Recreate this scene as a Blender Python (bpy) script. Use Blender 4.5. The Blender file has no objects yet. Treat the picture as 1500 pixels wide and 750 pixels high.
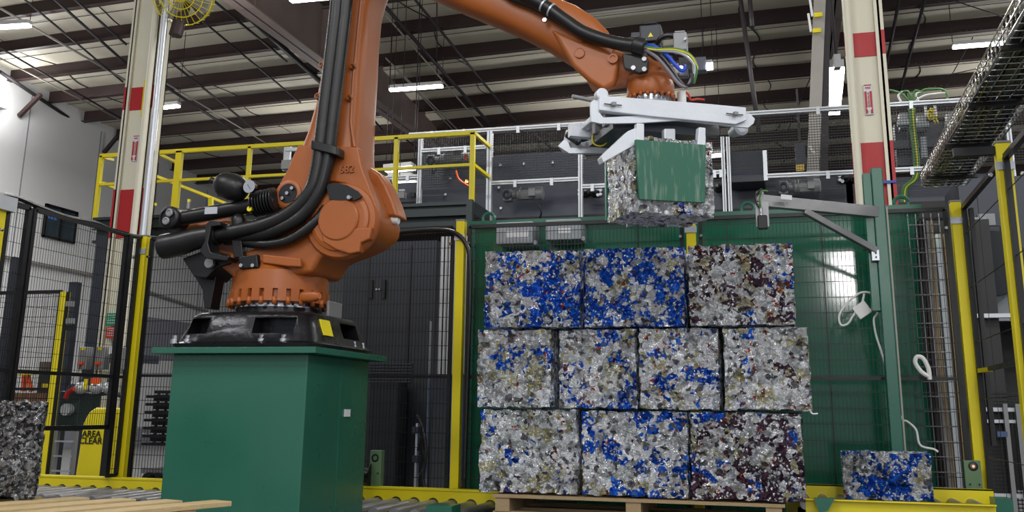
import bpy, bmesh, math, random
import numpy as np
from mathutils import Vector, Matrix
random.seed(7)
SC = bpy.context.scene
COL = SC.collection
R_ = math.radians

# ------------------------------------------------------------------ camera
F = 1458.0; PX, PY = 750.0, 250.0
Xc = Vector((5450, 281, 1458)).normalized()
Yc = Vector((410, -356, -1458)); Yc = (Yc - Xc * Yc.dot(Xc)).normalized()
Zc = Xc.cross(Yc)
CAMP = Vector((0, 0, 1.2))
ROT = Matrix((Xc, Yc, Zc))            # camera space -> world space
cd = bpy.data.cameras.new('camera'); cam = bpy.data.objects.new('camera', cd); COL.objects.link(cam)
cd.sensor_width = 36.0; cd.lens = F / 1500 * 36.0; cd.shift_y = -125 / 1500.0
cd.clip_start = 0.05; cd.clip_end = 300
cam.matrix_world = Matrix.Translation(CAMP) @ ROT.to_4x4()
SC.camera = cam

# ------------------------------------------------------------------ world, exposure
SC.view_settings.view_transform = 'Standard'; SC.view_settings.look = 'None'
SC.view_settings.gamma = 1; SC.view_settings.use_curve_mapping = False
SC.view_settings.exposure = 0.12
SC.cycles.use_denoising = True
SC.cycles.max_bounces = 8
SC.cycles.sample_clamp_indirect = 6
wd = bpy.data.worlds.new('hall_air'); SC.world = wd; wd.use_nodes = True
wd.node_tree.nodes['Background'].inputs[0].default_value = (0.80, 0.84, 0.9, 1)
wd.node_tree.nodes['Background'].inputs[1].default_value = 0.62

def area(name, loc, tgt, sx, sy, power, color=(1, 0.99, 0.975)):
    d = bpy.data.lights.new(name, 'AREA'); d.shape = 'RECTANGLE'; d.size = sx; d.size_y = sy
    d.energy = power; d.color = color
    o = bpy.data.objects.new(name, d); COL.objects.link(o); o.location = loc
    o.rotation_euler = (Vector(tgt) - Vector(loc)).to_track_quat('-Z', 'Y').to_euler()
    return o
# the strip lights of the bays over and behind the camera
for i, (x, y) in enumerate(((-9, 1), (-3, -2), (3, 0), (8, 2), (-6, -8), (2, -9), (9, -7))):
    area('bay_light', (x, y, 8.6), (x, y + 1.5, 0), 3.0, 0.6, 270)
for x, y in ((-10, 13), (-3, 12), (4, 13), (10, 11), (-15, 11), (-17, 19), (-12, 22), (-2, 23), (8, 22), (16, 20)):  # the far-left pair is unseen fill added to brighten the side wall
    area('bay_light', (x, y, 7.9), (x, y, 0), 2.6, 0.6, 260)
for x, y in ((-16, 17), (-9, 14), (-2, 13), (5, 13), (12, 14), (-13, 25), (-4, 25), (6, 25), (15, 24), (-4, 4), (4, 5)):  # unseen upward fill added to brighten the roof lining
    area('roof_fill_light', (x, y, 6.9), (x, y + .01, 12), 2.6, 1.2, 84)


# ------------------------------------------------------------------ pixel to place
def ray(x, y):
    return ROT @ Vector(((x - PX) / F, -(y - PY) / F, -1))
def W(x, y, Y):
    d = ray(x, y); return CAMP + d * (Y / d.y)
def WZ(x, y, Z):
    d = ray(x, y); return CAMP + d * ((Z - CAMP.z) / d.z)
def WX(x, y, X):
    d = ray(x, y); return CAMP + d * (X / d.x)
def WP(x, y, P0, n):
    d = ray(x, y); return CAMP + d * ((P0 - CAMP).dot(n) / d.dot(n))
PXM = 1.04 / F      # metres per pixel per metre of depth, about

_p = W(1243, 400, 8.55); _d = ray(1243, 400); _d.y = -_d.y; _l = _p + _d * (16.0 / -_d.y)
area('panel_glint_light', _l, _p, 0.62, 1.15, 160)  # unseen light placed for its reflection in the green panels
# ------------------------------------------------------------------ materials
def lin(c):
    return tuple(((v / 255) / 12.92 if v / 255 <= 0.04045 else ((v / 255 + 0.055) / 1.055) ** 2.4) for v in c) + (1,)
MATS = {}
def mat(name, rgb, rough=0.5, metal=0.0, var=0.12, scale=6, bump=0.0, bscale=60, rvar=0.1, coat=0.0):
    if name in MATS: return MATS[name]
    m = bpy.data.materials.new(name); m.use_nodes = True; nt = m.node_tree; N = nt.nodes; L = nt.links
    b = N['Principled BSDF']; c = lin(rgb)
    tc = N.new('ShaderNodeTexCoord'); nz = N.new('ShaderNodeTexNoise'); nz.inputs['Scale'].default_value = scale
    nz.inputs['Detail'].default_value = 5; L.new(tc.outputs['Object'], nz.inputs['Vector'])
    mx = N.new('ShaderNodeMix'); mx.data_type = 'RGBA'
    mx.inputs[6].default_value = tuple(v * (1 - var) for v in c[:3]) + (1,)
    mx.inputs[7].default_value = tuple(min(1, v * (1 + var)) for v in c[:3]) + (1,)
    L.new(nz.outputs['Fac'], mx.inputs[0]); L.new(mx.outputs[2], b.inputs['Base Color'])
    mr = N.new('ShaderNodeMapRange'); mr.inputs['To Min'].default_value = max(0.03, rough - rvar)
    mr.inputs['To Max'].default_value = min(1, rough + rvar); L.new(nz.outputs['Fac'], mr.inputs['Value'])
    L.new(mr.outputs[0], b.inputs['Roughness'])
    b.inputs['Metallic'].default_value = metal
    b.inputs['Coat Weight'].default_value = coat
    if bump:
        n2 = N.new('ShaderNodeTexNoise'); n2.inputs['Scale'].default_value = bscale; L.new(tc.outputs['Object'], n2.inputs['Vector'])
        bp = N.new('ShaderNodeBump'); bp.inputs['Strength'].default_value = bump; bp.inputs['Distance'].default_value = 0.01
        L.new(n2.outputs['Fac'], bp.inputs['Height']); L.new(bp.outputs[0], b.inputs['Normal'])
    MATS[name] = m; return m
def glow(name, rgb, s):
    if name in MATS: return MATS[name]
    m = bpy.data.materials.new(name); m.use_nodes = True; b = m.node_tree.nodes['Principled BSDF']
    b.inputs['Base Color'].default_value = (0.8, 0.8, 0.8, 1)
    b.inputs['Emission Color'].default_value = lin(rgb); b.inputs['Emission Strength'].default_value = s
    MATS[name] = m; return m
M_or = mat('orange_paint', (160, 87, 36), 0.38, 0, 0.06, 4, 0.05, 90)
M_ord = mat('orange_bolt_paint', (158, 82, 32), 0.4, 0, 0.06)
M_gr = mat('green_paint', (40, 98, 80), 0.3, 0, 0.10, 3, 0.04, 30)
M_grw = mat('green_panel_paint', (30, 98, 74), 0.09, 0, 0.10, 2, rvar=0.03)
M_grs = mat('pale_green_paint', (92, 120, 88), 0.5)
M_ye = mat('yellow_paint', (226, 208, 20), 0.4, 0, 0.07, 5)
M_bk = mat('black_metal', (18, 18, 21), 0.4, 0.1, 0.2, 8)
M_bkg = mat('black_glossy_casting', (30, 31, 36), 0.3, 0.55, 0.3, 7, 0.25, 25, 0.15)
M_rub = mat('black_rubber', (20, 20, 22), 0.38, 0, 0.15, 10)
M_cr = mat('cream_paint', (220, 215, 196), 0.5, 0, 0.06, 3)
M_red = mat('red_paint', (176, 28, 34), 0.5, 0, 0.06)
M_dk = mat('slate_grey_steel', (56, 60, 70), 0.38, 0.2, 0.2, 4)
M_dk2 = mat('dark_grey_steel', (44, 47, 53), 0.4, 0.2, 0.2, 4)
M_dkg = mat('dark_green_grey_steel', (52, 60, 60), 0.33, 0.3, 0.2, 3)
M_al = mat('extruded_aluminium', (196, 200, 206), 0.35, 0.5, 0.06, 5)
M_wm = mat('white_machined_paint', (216, 220, 228), 0.4, 0.1, 0.08, 6, 0.1, 40)
M_st = mat('grey_stainless_steel', (142, 142, 144), 0.36, 0.6, 0.15, 9, 0.1, 20)
M_gm = mat('grey_motor_paint', (136, 137, 139), 0.45, 0.2, 0.12)
M_bx = mat('grey_box_paint', (146, 152, 158), 0.45, 0, 0.06)
M_chr = mat('chrome', (200, 200, 205), 0.18, 1.0, 0.1)
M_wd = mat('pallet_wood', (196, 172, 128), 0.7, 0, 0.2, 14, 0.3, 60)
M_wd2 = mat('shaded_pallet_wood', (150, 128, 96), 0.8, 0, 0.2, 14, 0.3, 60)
M_wh = mat('white_plastic', (222, 222, 220), 0.5)
M_blue = mat('blue_paint', (18, 62, 170), 0.4)
M_bcab = mat('blue_cable', (30, 70, 190), 0.5)
M_gcab = mat('green_cable', (70, 120, 60), 0.5)
M_ycab = mat('yellow_cable', (220, 205, 40), 0.5)
M_rcab = mat('red_cable', (200, 50, 30), 0.5)
M_pur = mat('oxide_brown_steel', (54, 38, 38), 0.55, 0.1, 0.2, 2)
M_raf = mat('rafter_steel', (128, 114, 110), 0.42, 0.3, 0.2, 1.5)
M_rod = mat('dark_rod_steel', (52, 48, 52), 0.5, 0.3)
M_prd = mat('pale_rod_steel', (150, 146, 140), 0.5, 0.3)
M_wall = mat('white_wall_paint', (196, 196, 196), 0.8, 0, 0.05, 0.6)
M_wallg = mat('grey_wall_paint', (120, 122, 130), 0.8, 0, 0.05, 0.6)
M_flr = mat('concrete', (96, 97, 98), 0.5, 0, 0.12, 1.5, 0.1, 20)
M_org = mat('orange_plastic', (230, 90, 30), 0.5)
M_pap = mat('white_paper', (215, 217, 220), 0.7)
M_brass = mat('brass', (190, 160, 80), 0.35, 0.8)
M_lit = glow('lit_diffuser', (255, 252, 240), 14)
M_litd = glow('lit_diffuser_far', (255, 252, 240), 5)
M_led = glow('white_led', (235, 240, 255), 12)
M_amb = glow('amber_led', (255, 190, 20), 6)
M_grl = glow('green_led', (150, 255, 190), 4)
M_rled = glow('red_led', (255, 60, 40), 3)

# ------------------------------------------------------------------ mesh collector
class MB:
    def __init__(s): s.v = []; s.f = []; s.sm = []
    def add(s, vs, fs, smooth=False):
        n = len(s.v); s.v += [Vector(p) for p in vs]; s.f += [tuple(i + n for i in f) for f in fs]; s.sm += [smooth] * len(fs); return s
    def hexa(s, p):   # 8 points: bottom 4 ccw, top 4 ccw
        return s.add(p, [(3, 2, 1, 0), (4, 5, 6, 7), (0, 1, 5, 4), (1, 2, 6, 5), (2, 3, 7, 6), (3, 0, 4, 7)])
    def box(s, a, b):
        x0, x1 = sorted((a[0], b[0])); y0, y1 = sorted((a[1], b[1])); z0, z1 = sorted((a[2], b[2]))
        return s.hexa([(x0, y0, z0), (x1, y0, z0), (x1, y1, z0), (x0, y1, z0), (x0, y0, z1), (x1, y0, z1), (x1, y1, z1), (x0, y1, z1)])
    def bar(s, p, q, w, h, up=Vector((0, 0, 1))):   # w sideways, h along up
        p = Vector(p); q = Vector(q); d = (q - p).normalized(); a = d.cross(up)
        if a.length < 1e-4: a = d.cross(Vector((0, 1, 0)))
        a.normalize(); b = a.cross(d).normalized(); a *= w / 2; b *= h / 2
        return s.hexa([p - a - b, p + a - b, q + a - b, q - a - b, p - a + b, p + a + b, q + a + b, q - a + b])
    def cyl(s, p, q, r, n=16, r2=None, cap=True):
        p = Vector(p); q = Vector(q); r2 = r if r2 is None else r2
        d = (q - p).normalized(); a = d.orthogonal().normalized(); b = d.cross(a)
        vs = []
        for c, rr in ((p, r), (q, r2)):
            for i in range(n):
                t = 2 * math.pi * i / n; vs.append(c + (a * math.cos(t) + b * math.sin(t)) * rr)
        s.add(vs, [(i, (i + 1) % n, n + (i + 1) % n, n + i) for i in range(n)], True)
        if cap: s.add(vs, [tuple(reversed(range(n))), tuple(range(n, 2 * n))])
        return s
    def tube(s, pts, r, n=12, cap=True, ribs=None):
        pts = [Vector(p) for p in pts]; rr = r if isinstance(r, (list, tuple)) else [r] * len(pts)
        vs = []; t0 = (pts[1] - pts[0]).normalized(); a = t0.orthogonal().normalized()
        for i, p in enumerate(pts):
            t = (pts[min(i + 1, len(pts) - 1)] - pts[max(i - 1, 0)]).normalized()
            a = (a - t * a.dot(t)).normalized(); b = t.cross(a)
            for k in range(n):
                th = 2 * math.pi * k / n; vs.append(p + (a * math.cos(th) + b * math.sin(th)) * rr[i])
        m = len(pts)
        s.add(vs, [(i * n + k, i * n + (k + 1) % n, (i + 1) * n + (k + 1) % n, (i + 1) * n + k) for i in range(m - 1) for k in range(n)], True)
        if cap: s.add(vs, [tuple(reversed(range(n))), tuple(range((m - 1) * n, m * n))])
        return s
    def prism(s, poly, ext):   # planar polygon points, extruded by vector
        poly = [Vector(p) for p in poly]; n = len(poly); e = Vector(ext)
        return s.add(poly + [p + e for p in poly], [tuple(range(n)), tuple(reversed(range(n, 2 * n)))] + [(i, n + i, n + (i + 1) % n, (i + 1) % n) for i in range(n)])
    def loft(s, st, n=36):     # stations (centre, u, v, exponent)
        vs = []
        for c, u, v, e in st:
            for k in range(n):
                t = 2 * math.pi * k / n; ct, sn = math.cos(t), math.sin(t)
                vs.append(Vector(c) + Vector(u) * math.copysign(abs(ct) ** (2 / e), ct) + Vector(v) * math.copysign(abs(sn) ** (2 / e), sn))
        m = len(st)
        s.add(vs, [(i * n + k, i * n + (k + 1) % n, (i + 1) * n + (k + 1) % n, (i + 1) * n + k) for i in range(m - 1) for k in range(n)], True)
        s.add(vs, [tuple(reversed(range(n))), tuple(range((m - 1) * n, m * n))])
        return s
    def lathe(s, c, ax, prof, n=40):   # profile (distance along axis, radius)
        c = Vector(c); d = Vector(ax).normalized(); a = d.orthogonal().normalized(); b = d.cross(a); vs = []
        for h, r in prof:
            for k in range(n):
                t = 2 * math.pi * k / n; vs.append(c + d * h + (a * math.cos(t) + b * math.sin(t)) * r)
        m = len(prof)
        for i in range(m - 1):
            s.add([], [], True)
        base = len(s.v); s.v += vs
        for i in range(m - 1):
            for k in range(n):
                s.f.append((base + i * n + k, base + i * n + (k + 1) % n, base + (i + 1) * n + (k + 1) % n, base + (i + 1) * n + k)); s.sm.append(True)
        s.f.append(tuple(base + k for k in reversed(range(n)))); s.sm.append(False)
        s.f.append(tuple(base + (m - 1) * n + k for k in range(n))); s.sm.append(False)
        return s
    def build(s, name, m, parent=None, bevel=0, seg=2, smooth=None, fix=True, org=None):
        if parent is not None: o0 = ORG[parent.name]
        elif org is not None: o0 = Vector(org)
        else:
            xs = [p.x for p in s.v]; ys = [p.y for p in s.v]; zs = [p.z for p in s.v]
            o0 = Vector(((min(xs) + max(xs)) / 2, (min(ys) + max(ys)) / 2, min(zs)))
        me = bpy.data.meshes.new(name); me.from_pydata([tuple(p - o0) for p in s.v], [], s.f)
        me.polygons.foreach_set('use_smooth', [bool(x) if smooth is None else smooth for x in s.sm])
        if fix:
            bm = bmesh.new(); bm.from_mesh(me); bmesh.ops.remove_doubles(bm, verts=bm.verts, dist=1e-5)
            bmesh.ops.recalc_face_normals(bm, faces=bm.faces)
            for e in bm.edges:
                if len(e.link_faces) == 2 and e.calc_face_angle(0) > R_(38): e.smooth = False
            bm.to_mesh(me); bm.free()
        me.materials.append(m)
        o = bpy.data.objects.new(name, me); COL.objects.link(o)
        if parent is not None: o.parent = parent
        else: o.location = o0
        ORG[o.name] = o0
        if bevel:
            b = o.modifiers.new('edge', 'BEVEL'); b.width = bevel; b.segments = seg; b.limit_method = 'ANGLE'; b.angle_limit = R_(35)
            b.harden_normals = True
            for p in me.polygons: p.use_smooth = True
            me.update()
        return o
ORG = {}
def empty(name, loc):
    o = bpy.data.objects.new(name, None); COL.objects.link(o); o.location = loc; ORG[o.name] = Vector(loc); o.empty_display_size = 0.1; return o
def tag(o, label, cat, group=None, kind=None):
    o['label'] = label; o['category'] = cat
    if group: o['group'] = group
    if kind: o['kind'] = kind
    return o
def struct(o): o['kind'] = 'structure'; return o
def thing(name, loc, label, cat, group=None): return tag(empty(name, loc), label, cat, group)
def smoothpath(pts, k=6):
    P = [Vector(p) for p in pts]; out = []
    for i in range(len(P) - 1):
        p0 = P[max(i - 1, 0)]; p1 = P[i]; p2 = P[i + 1]; p3 = P[min(i + 2, len(P) - 1)]
        for j in range(k):
            t = j / k
            out.append(0.5 * ((2 * p1) + (p2 - p0) * t + (2 * p0 - 5 * p1 + 4 * p2 - p3) * t * t + (3 * p1 - p0 - 3 * p2 + p3) * t ** 3))
    return out + [P[-1]]
def text(s, name, loc, size, m, parent=None, xdir=Vector((1, 0, 0)), up=Vector((0, 0, 1)), depth=0.001):
    c = bpy.data.curves.new(name, 'FONT'); c.body = s; c.size = size; c.extrude = depth; c.offset = size * .014; c.align_x = 'CENTER'; c.align_y = 'CENTER'
    c.materials.append(m); o = bpy.data.objects.new(name, c); COL.objects.link(o)
    xdir = xdir.normalized(); zd = xdir.cross(up).normalized(); yd = zd.cross(xdir)
    mm = Matrix((xdir, yd, zd)).transposed().to_4x4()
    if parent is not None:
        o.parent = parent; mm.translation = Vector(loc) - ORG[parent.name]
    else: mm.translation = Vector(loc)
    dg = bpy.context.evaluated_depsgraph_get(); dg.update(); me = bpy.data.meshes.new_from_object(o.evaluated_get(dg)); me.name = name
    bpy.data.objects.remove(o); o = bpy.data.objects.new(name, me); COL.objects.link(o)
    if parent is not None: o.parent = parent
    o.matrix_local = mm; ORG[o.name] = Vector(loc)
    return o
EX = Vector((1, 0, 0)); EY = Vector((0, 1, 0)); EZ = Vector((0, 0, 1))
# ================================================================== THE HALL
C4, S4 = math.cos(R_(4)), math.sin(R_(4))
def roofz(x, y): return 11.5 - 0.089 * (y * C4 + x * S4)
def roofhit(x, y, off=0.0):
    d = ray(x, y); k = d.z + 0.089 * (d.y * C4 + d.x * S4)
    return CAMP + d * ((11.5 + off - CAMP.z) / k)
def rp(yp, xp, off=0.0):      # point on the roof plane from purlin coordinates
    return Vector((xp * C4 + yp * S4 * 1.0, yp * C4 - xp * S4, 11.5 + off - 0.089 * yp))
XW = roofhit(0, 108).x
struct(MB().box((-30, -12, -0.2), (26, 46, 0)).build('floor', M_flr))
# insulated roof lining between the purlins: sagging panels, one surface
m = MB(); vs = []; NX = 61; yps = []
P0 = 19.72; SP = 1.52
k0, k1 = -21, 15
rows = []
for k in range(k0, k1):
    for j in range(6):
        yp = P0 + SP * (k + j / 6); sag = 0.06 * math.sin(math.pi * j / 6)
        rows.append((yp, sag))
for yp, sag in rows:
    for i in range(NX):
        xp = -34 + 66 * i / (NX - 1)
        vs.append(rp(yp, xp, 0.27 - sag + 0.015 * math.sin(xp * 1.3 + yp)))
fs = [(a * NX + i, a * NX + i + 1, (a + 1) * NX + i + 1, (a + 1) * NX + i) for a in range(len(rows) - 1) for i in range(NX - 1)]
m.add(vs, fs, True)
M_ins = mat('roof_lining_vinyl', (186, 180, 164), 0.6, 0, 0.08, 0.7, 0.3, 2)
struct(m.build('ceiling', M_ins, fix=False))
# seams of the lining
for n, (xa) in enumerate([-27, -23.6, -20, -16.4, -12.8, -9.2, -5.6, -2, 1.6, 5.2, 8.8, 12.4, 16, 19.6]):
    s = MB(); pts = [rp(yp, xa + 0.15 * math.sin(yp * 2.3), 0.26 - sag) for yp, sag in rows if yp > 14]
    s.tube(pts, 0.014, 5); o = struct(s.build('ceiling_seam', M_rod)); o.name = 'ceiling_seam'
for k in range(-4, k1):
    yp = P0 + SP * k
    s = MB()
    for a, b_ in ((-34, 32),):
        s.bar(rp(yp, a, 0.09), rp(yp, b_, 0.09), 0.05, 0.34)
        s.bar(rp(yp - 0.06, a, -0.07), rp(yp - 0.06, b_, -0.07), 0.14, 0.02)
    ob = struct(s.build('ceiling_beam', M_pur))
    hs = MB()
    for g in range(-20, 14, 3):
        for q in range(4):
            c = rp(yp - 0.03, g * 1.45 + q * 0.14 + (k % 3) * 0.5, -0.03); hs.cyl(c, c + Vector((0, -0.006, 0)), 0.018, 6)
    if k > -2: hs.build('bolt_heads', M_prd, ob)
# far longitudinal seams across panels (thin lines parallel to the purlins)
for k in range(-2, 12):
    s = MB().bar(rp(P0 + SP * (k + 0.5), -34, 0.19), rp(P0 + SP * (k + 0.5), 32, 0.19), 0.012, 0.012)
    o = struct(s.build('ceiling_seam', M_rod))
# rafters
def rafter(X, z, w, ya, yb, m, web=0.03):
    s = MB().box((X - w / 2, ya, z), (X + w / 2, yb, z + 0.03))
    t0, t1 = roofz(X, ya), roofz(X, yb)
    s.hexa([(X - web / 2, ya, z), (X + web / 2, ya, z), (X + web / 2, yb, z), (X - web / 2, yb, z),
            (X - web / 2, ya, t0), (X + web / 2, ya, t0), (X + web / 2, yb, t1), (X - web / 2, yb, t1)])
    y = ya + 0.5
    while y < yb:
        s.box((X - w / 2 + .02, y, z), (X + w / 2 - .02, y + 0.015, roofz(X, y) - .02)); y += 3.1
    return struct(s.build('ceiling_rafter', m))
rafter(-9.6, 8.54, 0.42, 9, 32.5, M_raf)
pr = WZ(1222, 20, 8.54)
rafter(pr.x, 8.54, 0.30, 9, 32.5, M_raf)
rafter(pr.x + 11.5, 8.54, 0.30, 9, 32.5, M_raf)
# walls
wl = MB().box((XW - 0.2, -12, 0), (XW, 46, 11.9)); struct(wl.build('wall_left', M_wall))
struct(MB().box((XW, 44, 0), (26, 44.2, 9)).build('wall_back', M_wallg))
for i, y in enumerate(range(16, 44, 3)):
    struct(MB().box((XW, y, 0), (XW + 0.012, y + 0.03, 11.9 - 0.09 * y - 0.3)).build('wall_panel_joint', M_wallg))
zg = WX(280, 466, XW).z
struct(MB().box((XW, -12, 0), (XW + 0.02, 46, max(0.5, WX(280, 700, XW).z))).build('baseboard_left', M_wallg))
# grey band on the left wall and the pipe run along it
a = WX(228, 466, XW); b_ = WX(330, 470, XW); c_ = WX(228, 526, XW)
struct(MB().box((XW, a.y - 2, c_.z), (XW + 0.03, b_.y + 14, a.z)).build('trim_1', M_wallg))
pl = WX(0, 376, XW); pm = WX(150, 407, XW); pn = WX(300, 456, XW)
tag(MB().tube([pl + EX * .1, pm + EX * .1, pn + EX * .1], 0.05, 8).build('wall_pipe', M_prd), 'long grey pipe running level along the white side wall', 'pipe')
# flood light glare on the wall: a wall pack lamp
wp = WX(-14, 146, XW)
t = thing('wall_lamp', (XW, wp.y, wp.z), 'bright wall lamp high on the white side wall', 'lamp')
MB().box((XW, wp.y - .3, wp.z - .2), (XW + .3, wp.y + .3, wp.z + .25)).build('housing', M_gm, t)
MB().box((XW + .3, wp.y - .25, wp.z - .15), (XW + .33, wp.y + .25, wp.z + .2)).build('lens', M_lit, t)
dl = bpy.data.lights.new('wall_lamp_light', 'POINT'); dl.energy = 110; dl.shadow_soft_size = 0.3
dlo = bpy.data.objects.new('wall_lamp_light', dl); COL.objects.link(dlo); dlo.location = (XW + 0.9, wp.y, wp.z)
# brace struts under the purlin ends
for (x0, y0, x1, y1) in ((28, 170, 60, 138), (152, 224, 172, 200)):
    p = WX(x0, y0, XW + .05); q = W(x1, y1, p.y)
    tag(MB().bar(p, q, .1, .1).build('wall_brace', M_pur), 'brown steel brace propping the roof edge off the side wall', 'brace', 'roof braces on the side wall')
# inner window
wa = WX(66, 298, XW); wb = WX(112, 311, XW); wc = WX(62, 347, XW); wdn = WX(109, 361, XW)
y0, y1 = wa.y, wb.y; z1, z0 = max(wa.z, wb.z), min(wc.z, wdn.z)
z1 = wa.z; z0 = wc.z
t = empty('window_1', (XW, (y0 + y1) / 2, z0)); t['kind'] = 'structure'
f = MB()
for ya, yb, za, zb in ((y0, y1, z0, z0 + .06), (y0, y1, z1 - .06, z1), (y0, y0 + .08, z0, z1), (y1 - .08, y1, z0, z1), ((y0 + y1) / 2 - .05, (y0 + y1) / 2 + .05, z0, z1)):
    f.box((XW, ya, za), (XW + .08, yb, zb))
f.build('window_frame', M_bk, t)
M_glass = mat('dark_window_glass', (48, 62, 70), 0.08, 0, 0.3, 3)
MB().box((XW, y0, z0), (XW + .03, y1, z1)).build('window_pane', M_glass, t)
M_bl2 = mat('blue_paper', (60, 120, 210), 0.6)
for q in range(3):
    yy = y0 + (y1 - y0) * (0.1 + q * .1)
    MB().box((XW + .03, yy, z1 - (z1 - z0) * .42), (XW + .036, yy + (y1 - y0) * .07, z1 - (z1 - z0) * .3)).build('blue_poster', M_bl2, t)

# ------------------------------------------------------------------ columns
def column(cx, cy, w, d, top, label, bands, sign, pipeside=-1):
    t = thing('support_column', (cx, cy, 0), label, 'column')
    s = MB()
    s.box((cx - w / 2, cy - d / 2, 0), (cx - w / 2 + .02, cy + d / 2, top)); s.box((cx + w / 2 - .02, cy - d / 2, 0), (cx + w / 2, cy + d / 2, top))
    s.box((cx - w / 2, cy - d / 2 + .05, 0), (cx + w / 2, cy - d / 2 + .07, top))
    s.box((cx - w / 2 - .03, cy - d / 2, 0), (cx - w / 2 + .05, cy - d / 2 + .015, top)); s.box((cx + w / 2 - .05, cy - d / 2, 0), (cx + w / 2 + .03, cy - d / 2 + .015, top))
    s.box((cx - w / 2, cy + d / 2 - .02, 0), (cx + w / 2, cy + d / 2, top))
    s.build('shaft', M_cr, t)
    for za, zb in bands:
        b = MB().box((cx - w / 2 + .05, cy - d / 2 + .04, za), (cx + w / 2 - .05, cy - d / 2 + .05, zb))
        b.box((cx - w / 2 - .031, cy - d / 2 - .004, za), (cx - w / 2 + .0, cy - d / 2, zb)); b.box((cx + w / 2, cy - d / 2 - .004, za), (cx + w / 2 + .031, cy - d / 2, zb))
        b.build('red_band', M_red, t)
    za, zb = sign; h = zb - za; sw = h * .26; yf = cy - d / 2 + .03
    sg = MB().box((cx - sw / 2, yf, za), (cx + sw / 2, yf + .01, zb)).build('fire_sign', M_pap, t)
    r = MB(); yq = yf - .004
    r.box((cx - sw * .42, yq, za + h * .03), (cx - sw * .17, yf, zb - h * .24)); r.box((cx + sw * .17, yq, za + h * .03), (cx + sw * .42, yf, zb - h * .24))
    r.box((cx - sw * .42, yq, zb - h * .05), (cx + sw * .42, yf, zb - h * .02))
    r.build('red_field', M_red, sg)
    ar = MB(); ax = cx; n = .33 * sw
    ar.prism([(ax - n, yq - .002, za + h * .22), (ax, yq - .002, za + h * .05), (ax + n, yq - .002, za + h * .22)], (0, .002, 0)).build('arrow_head', M_pap, sg)
    text('FIRE', 'fire_lettering', (cx, yf - .003, zb - h * .13), sw * .36, M_red, sg)
    text('EXTINGUISHER', 'extinguisher_lettering', (cx, yf - .003, za + h * .48), h * .072, M_red, sg, xdir=Vector((0, 0, -1)), up=Vector((1, 0, 0)))
    return t
c1a = W(1252, 207, 9.6); c1b = W(1303, 207, 9.6); cw = c1b.x - c1a.x; cx = (c1a.x + c1b.x) / 2
RCX = cx
column(cx, 9.78, cw, .36, 8.6, 'cream steel column with red bands rising behind the green panel wall', [(W(1280, 290, 9.6).z - .4, W(1280, 207, 9.6).z), (W(1273, 80, 9.6).z, W(1273, 45, 9.6).z)], (W(1282, 166, 9.6).z, W(1282, 121, 9.6).z))
blu = W(1280, 266, 9.55)
tag(MB().box((cx - cw / 2 - .03, 9.58, blu.z - .012), (cx + cw / 2 + .03, 9.60, blu.z + .012)).build('blue_strap', M_blue), 'thin blue band around the red part of the cream column', 'strap')
c2a = W(167, 300, 11.3); c2b = W(207, 300, 11.3); cw2 = c2b.x - c2a.x; cx2 = (c2a.x + c2b.x) / 2
tc_ = column(cx2, 11.44, cw2, .28, 9.6, 'cream steel column with red bands standing behind the wire fence corner', [(W(180, 348, 11.3).z, W(180, 277, 11.3).z), (W(195, 160, 11.3).z, W(195, 127, 11.3).z)], (W(185, 236, 11.3).z, W(185, 198, 11.3).z))
# conduits on the columns
p0 = WZ(243, 0, 8.6); q = W(240, 0, 11.0); q2 = W(212, 350, 11.0)
xx = W(226, 180, 11.0).x + .02
tag(MB().cyl((xx - .02, 11.0, 8.5), (xx - .02, 11.0, 0.1), .045, 10).build('conduit', M_al), 'silver conduit climbing beside the cream column at the fence corner', 'conduit')
xx = W(213, 170, 11.15).x
tag(MB().cyl((xx, 11.15, 8.5), (xx, 11.15, 0.1), .045, 10).build('conduit', M_cr), 'cream painted conduit on the side of the column at the fence corner', 'conduit')
xx = W(1243, 60, 9.5).x
tag(MB().cyl((xx, 9.5, 8.5), (xx, 9.5, 2.5), .035, 10).build('conduit', M_cr), 'cream conduit on the column rising behind the green panels', 'conduit')
# yellow roll up guard and red hose box on the column
p = W(206, 140, 11.2); 
p = W(206, 140, 11.2)
tag(MB().box((p.x - .02, 11.27, W(205, 168, 11.2).z), (p.x + .02, 11.3, W(205, 115, 11.2).z)).build('yellow_strip', M_ye), 'slim yellow strip fixed to the cream column edge', 'strip')
p = W(210, 150, 11.25); tag(MB().box((p.x - .02, 11.31, W(211, 170, 11.25).z), (p.x + .05, 11.42, W(211, 135, 11.25).z)).build('alarm_box', M_red), 'small red box on the side of the cream column', 'box')

# ------------------------------------------------------------------ lamps under the roof
def strip(xa, ya, xb, yb, z, label, w=.16, lm=None, grp='strip lights under the roof'):
    p = WZ(xa, ya, z); q = W(xb, yb, 1); d = ray(xb, yb); q = CAMP + d * ((p.y) / d.y); q.z = p.z if abs(q.z - p.z) > .6 else q.z
    t = thing('strip_light', ((p + q) / 2), label, 'lamp', grp)
    MB().bar(p + EZ * .06, q + EZ * .06, w, .08).build('housing', M_wh, t)
    MB().bar(p, q, w * .8, .05).build('diffuser', lm or M_lit, t)
    for e in (p, q):
        MB().cyl(e + EZ * .1, Vector((e.x, e.y, roofz(e.x, e.y))), .008, 5).build('hanger', M_rod, t)
    return t
strip(-30, 42, 43, 37, 8.6, 'white strip light cut by the picture edge near the side wall')
strip(228, 159, 262, 155, 8.0, 'short bright strip light just past the cream column', lm=M_lit)
strip(571, 132, 648, 126, 8.4, 'bright strip light between the robot arm and the railing top')
strip(426, 1, 480, -4, 8.6, 'strip light at the top edge left of the robot arm')
strip(1396, 69, 1500, 61, 8.6, 'long strip light over the wire cable tray')
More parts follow.
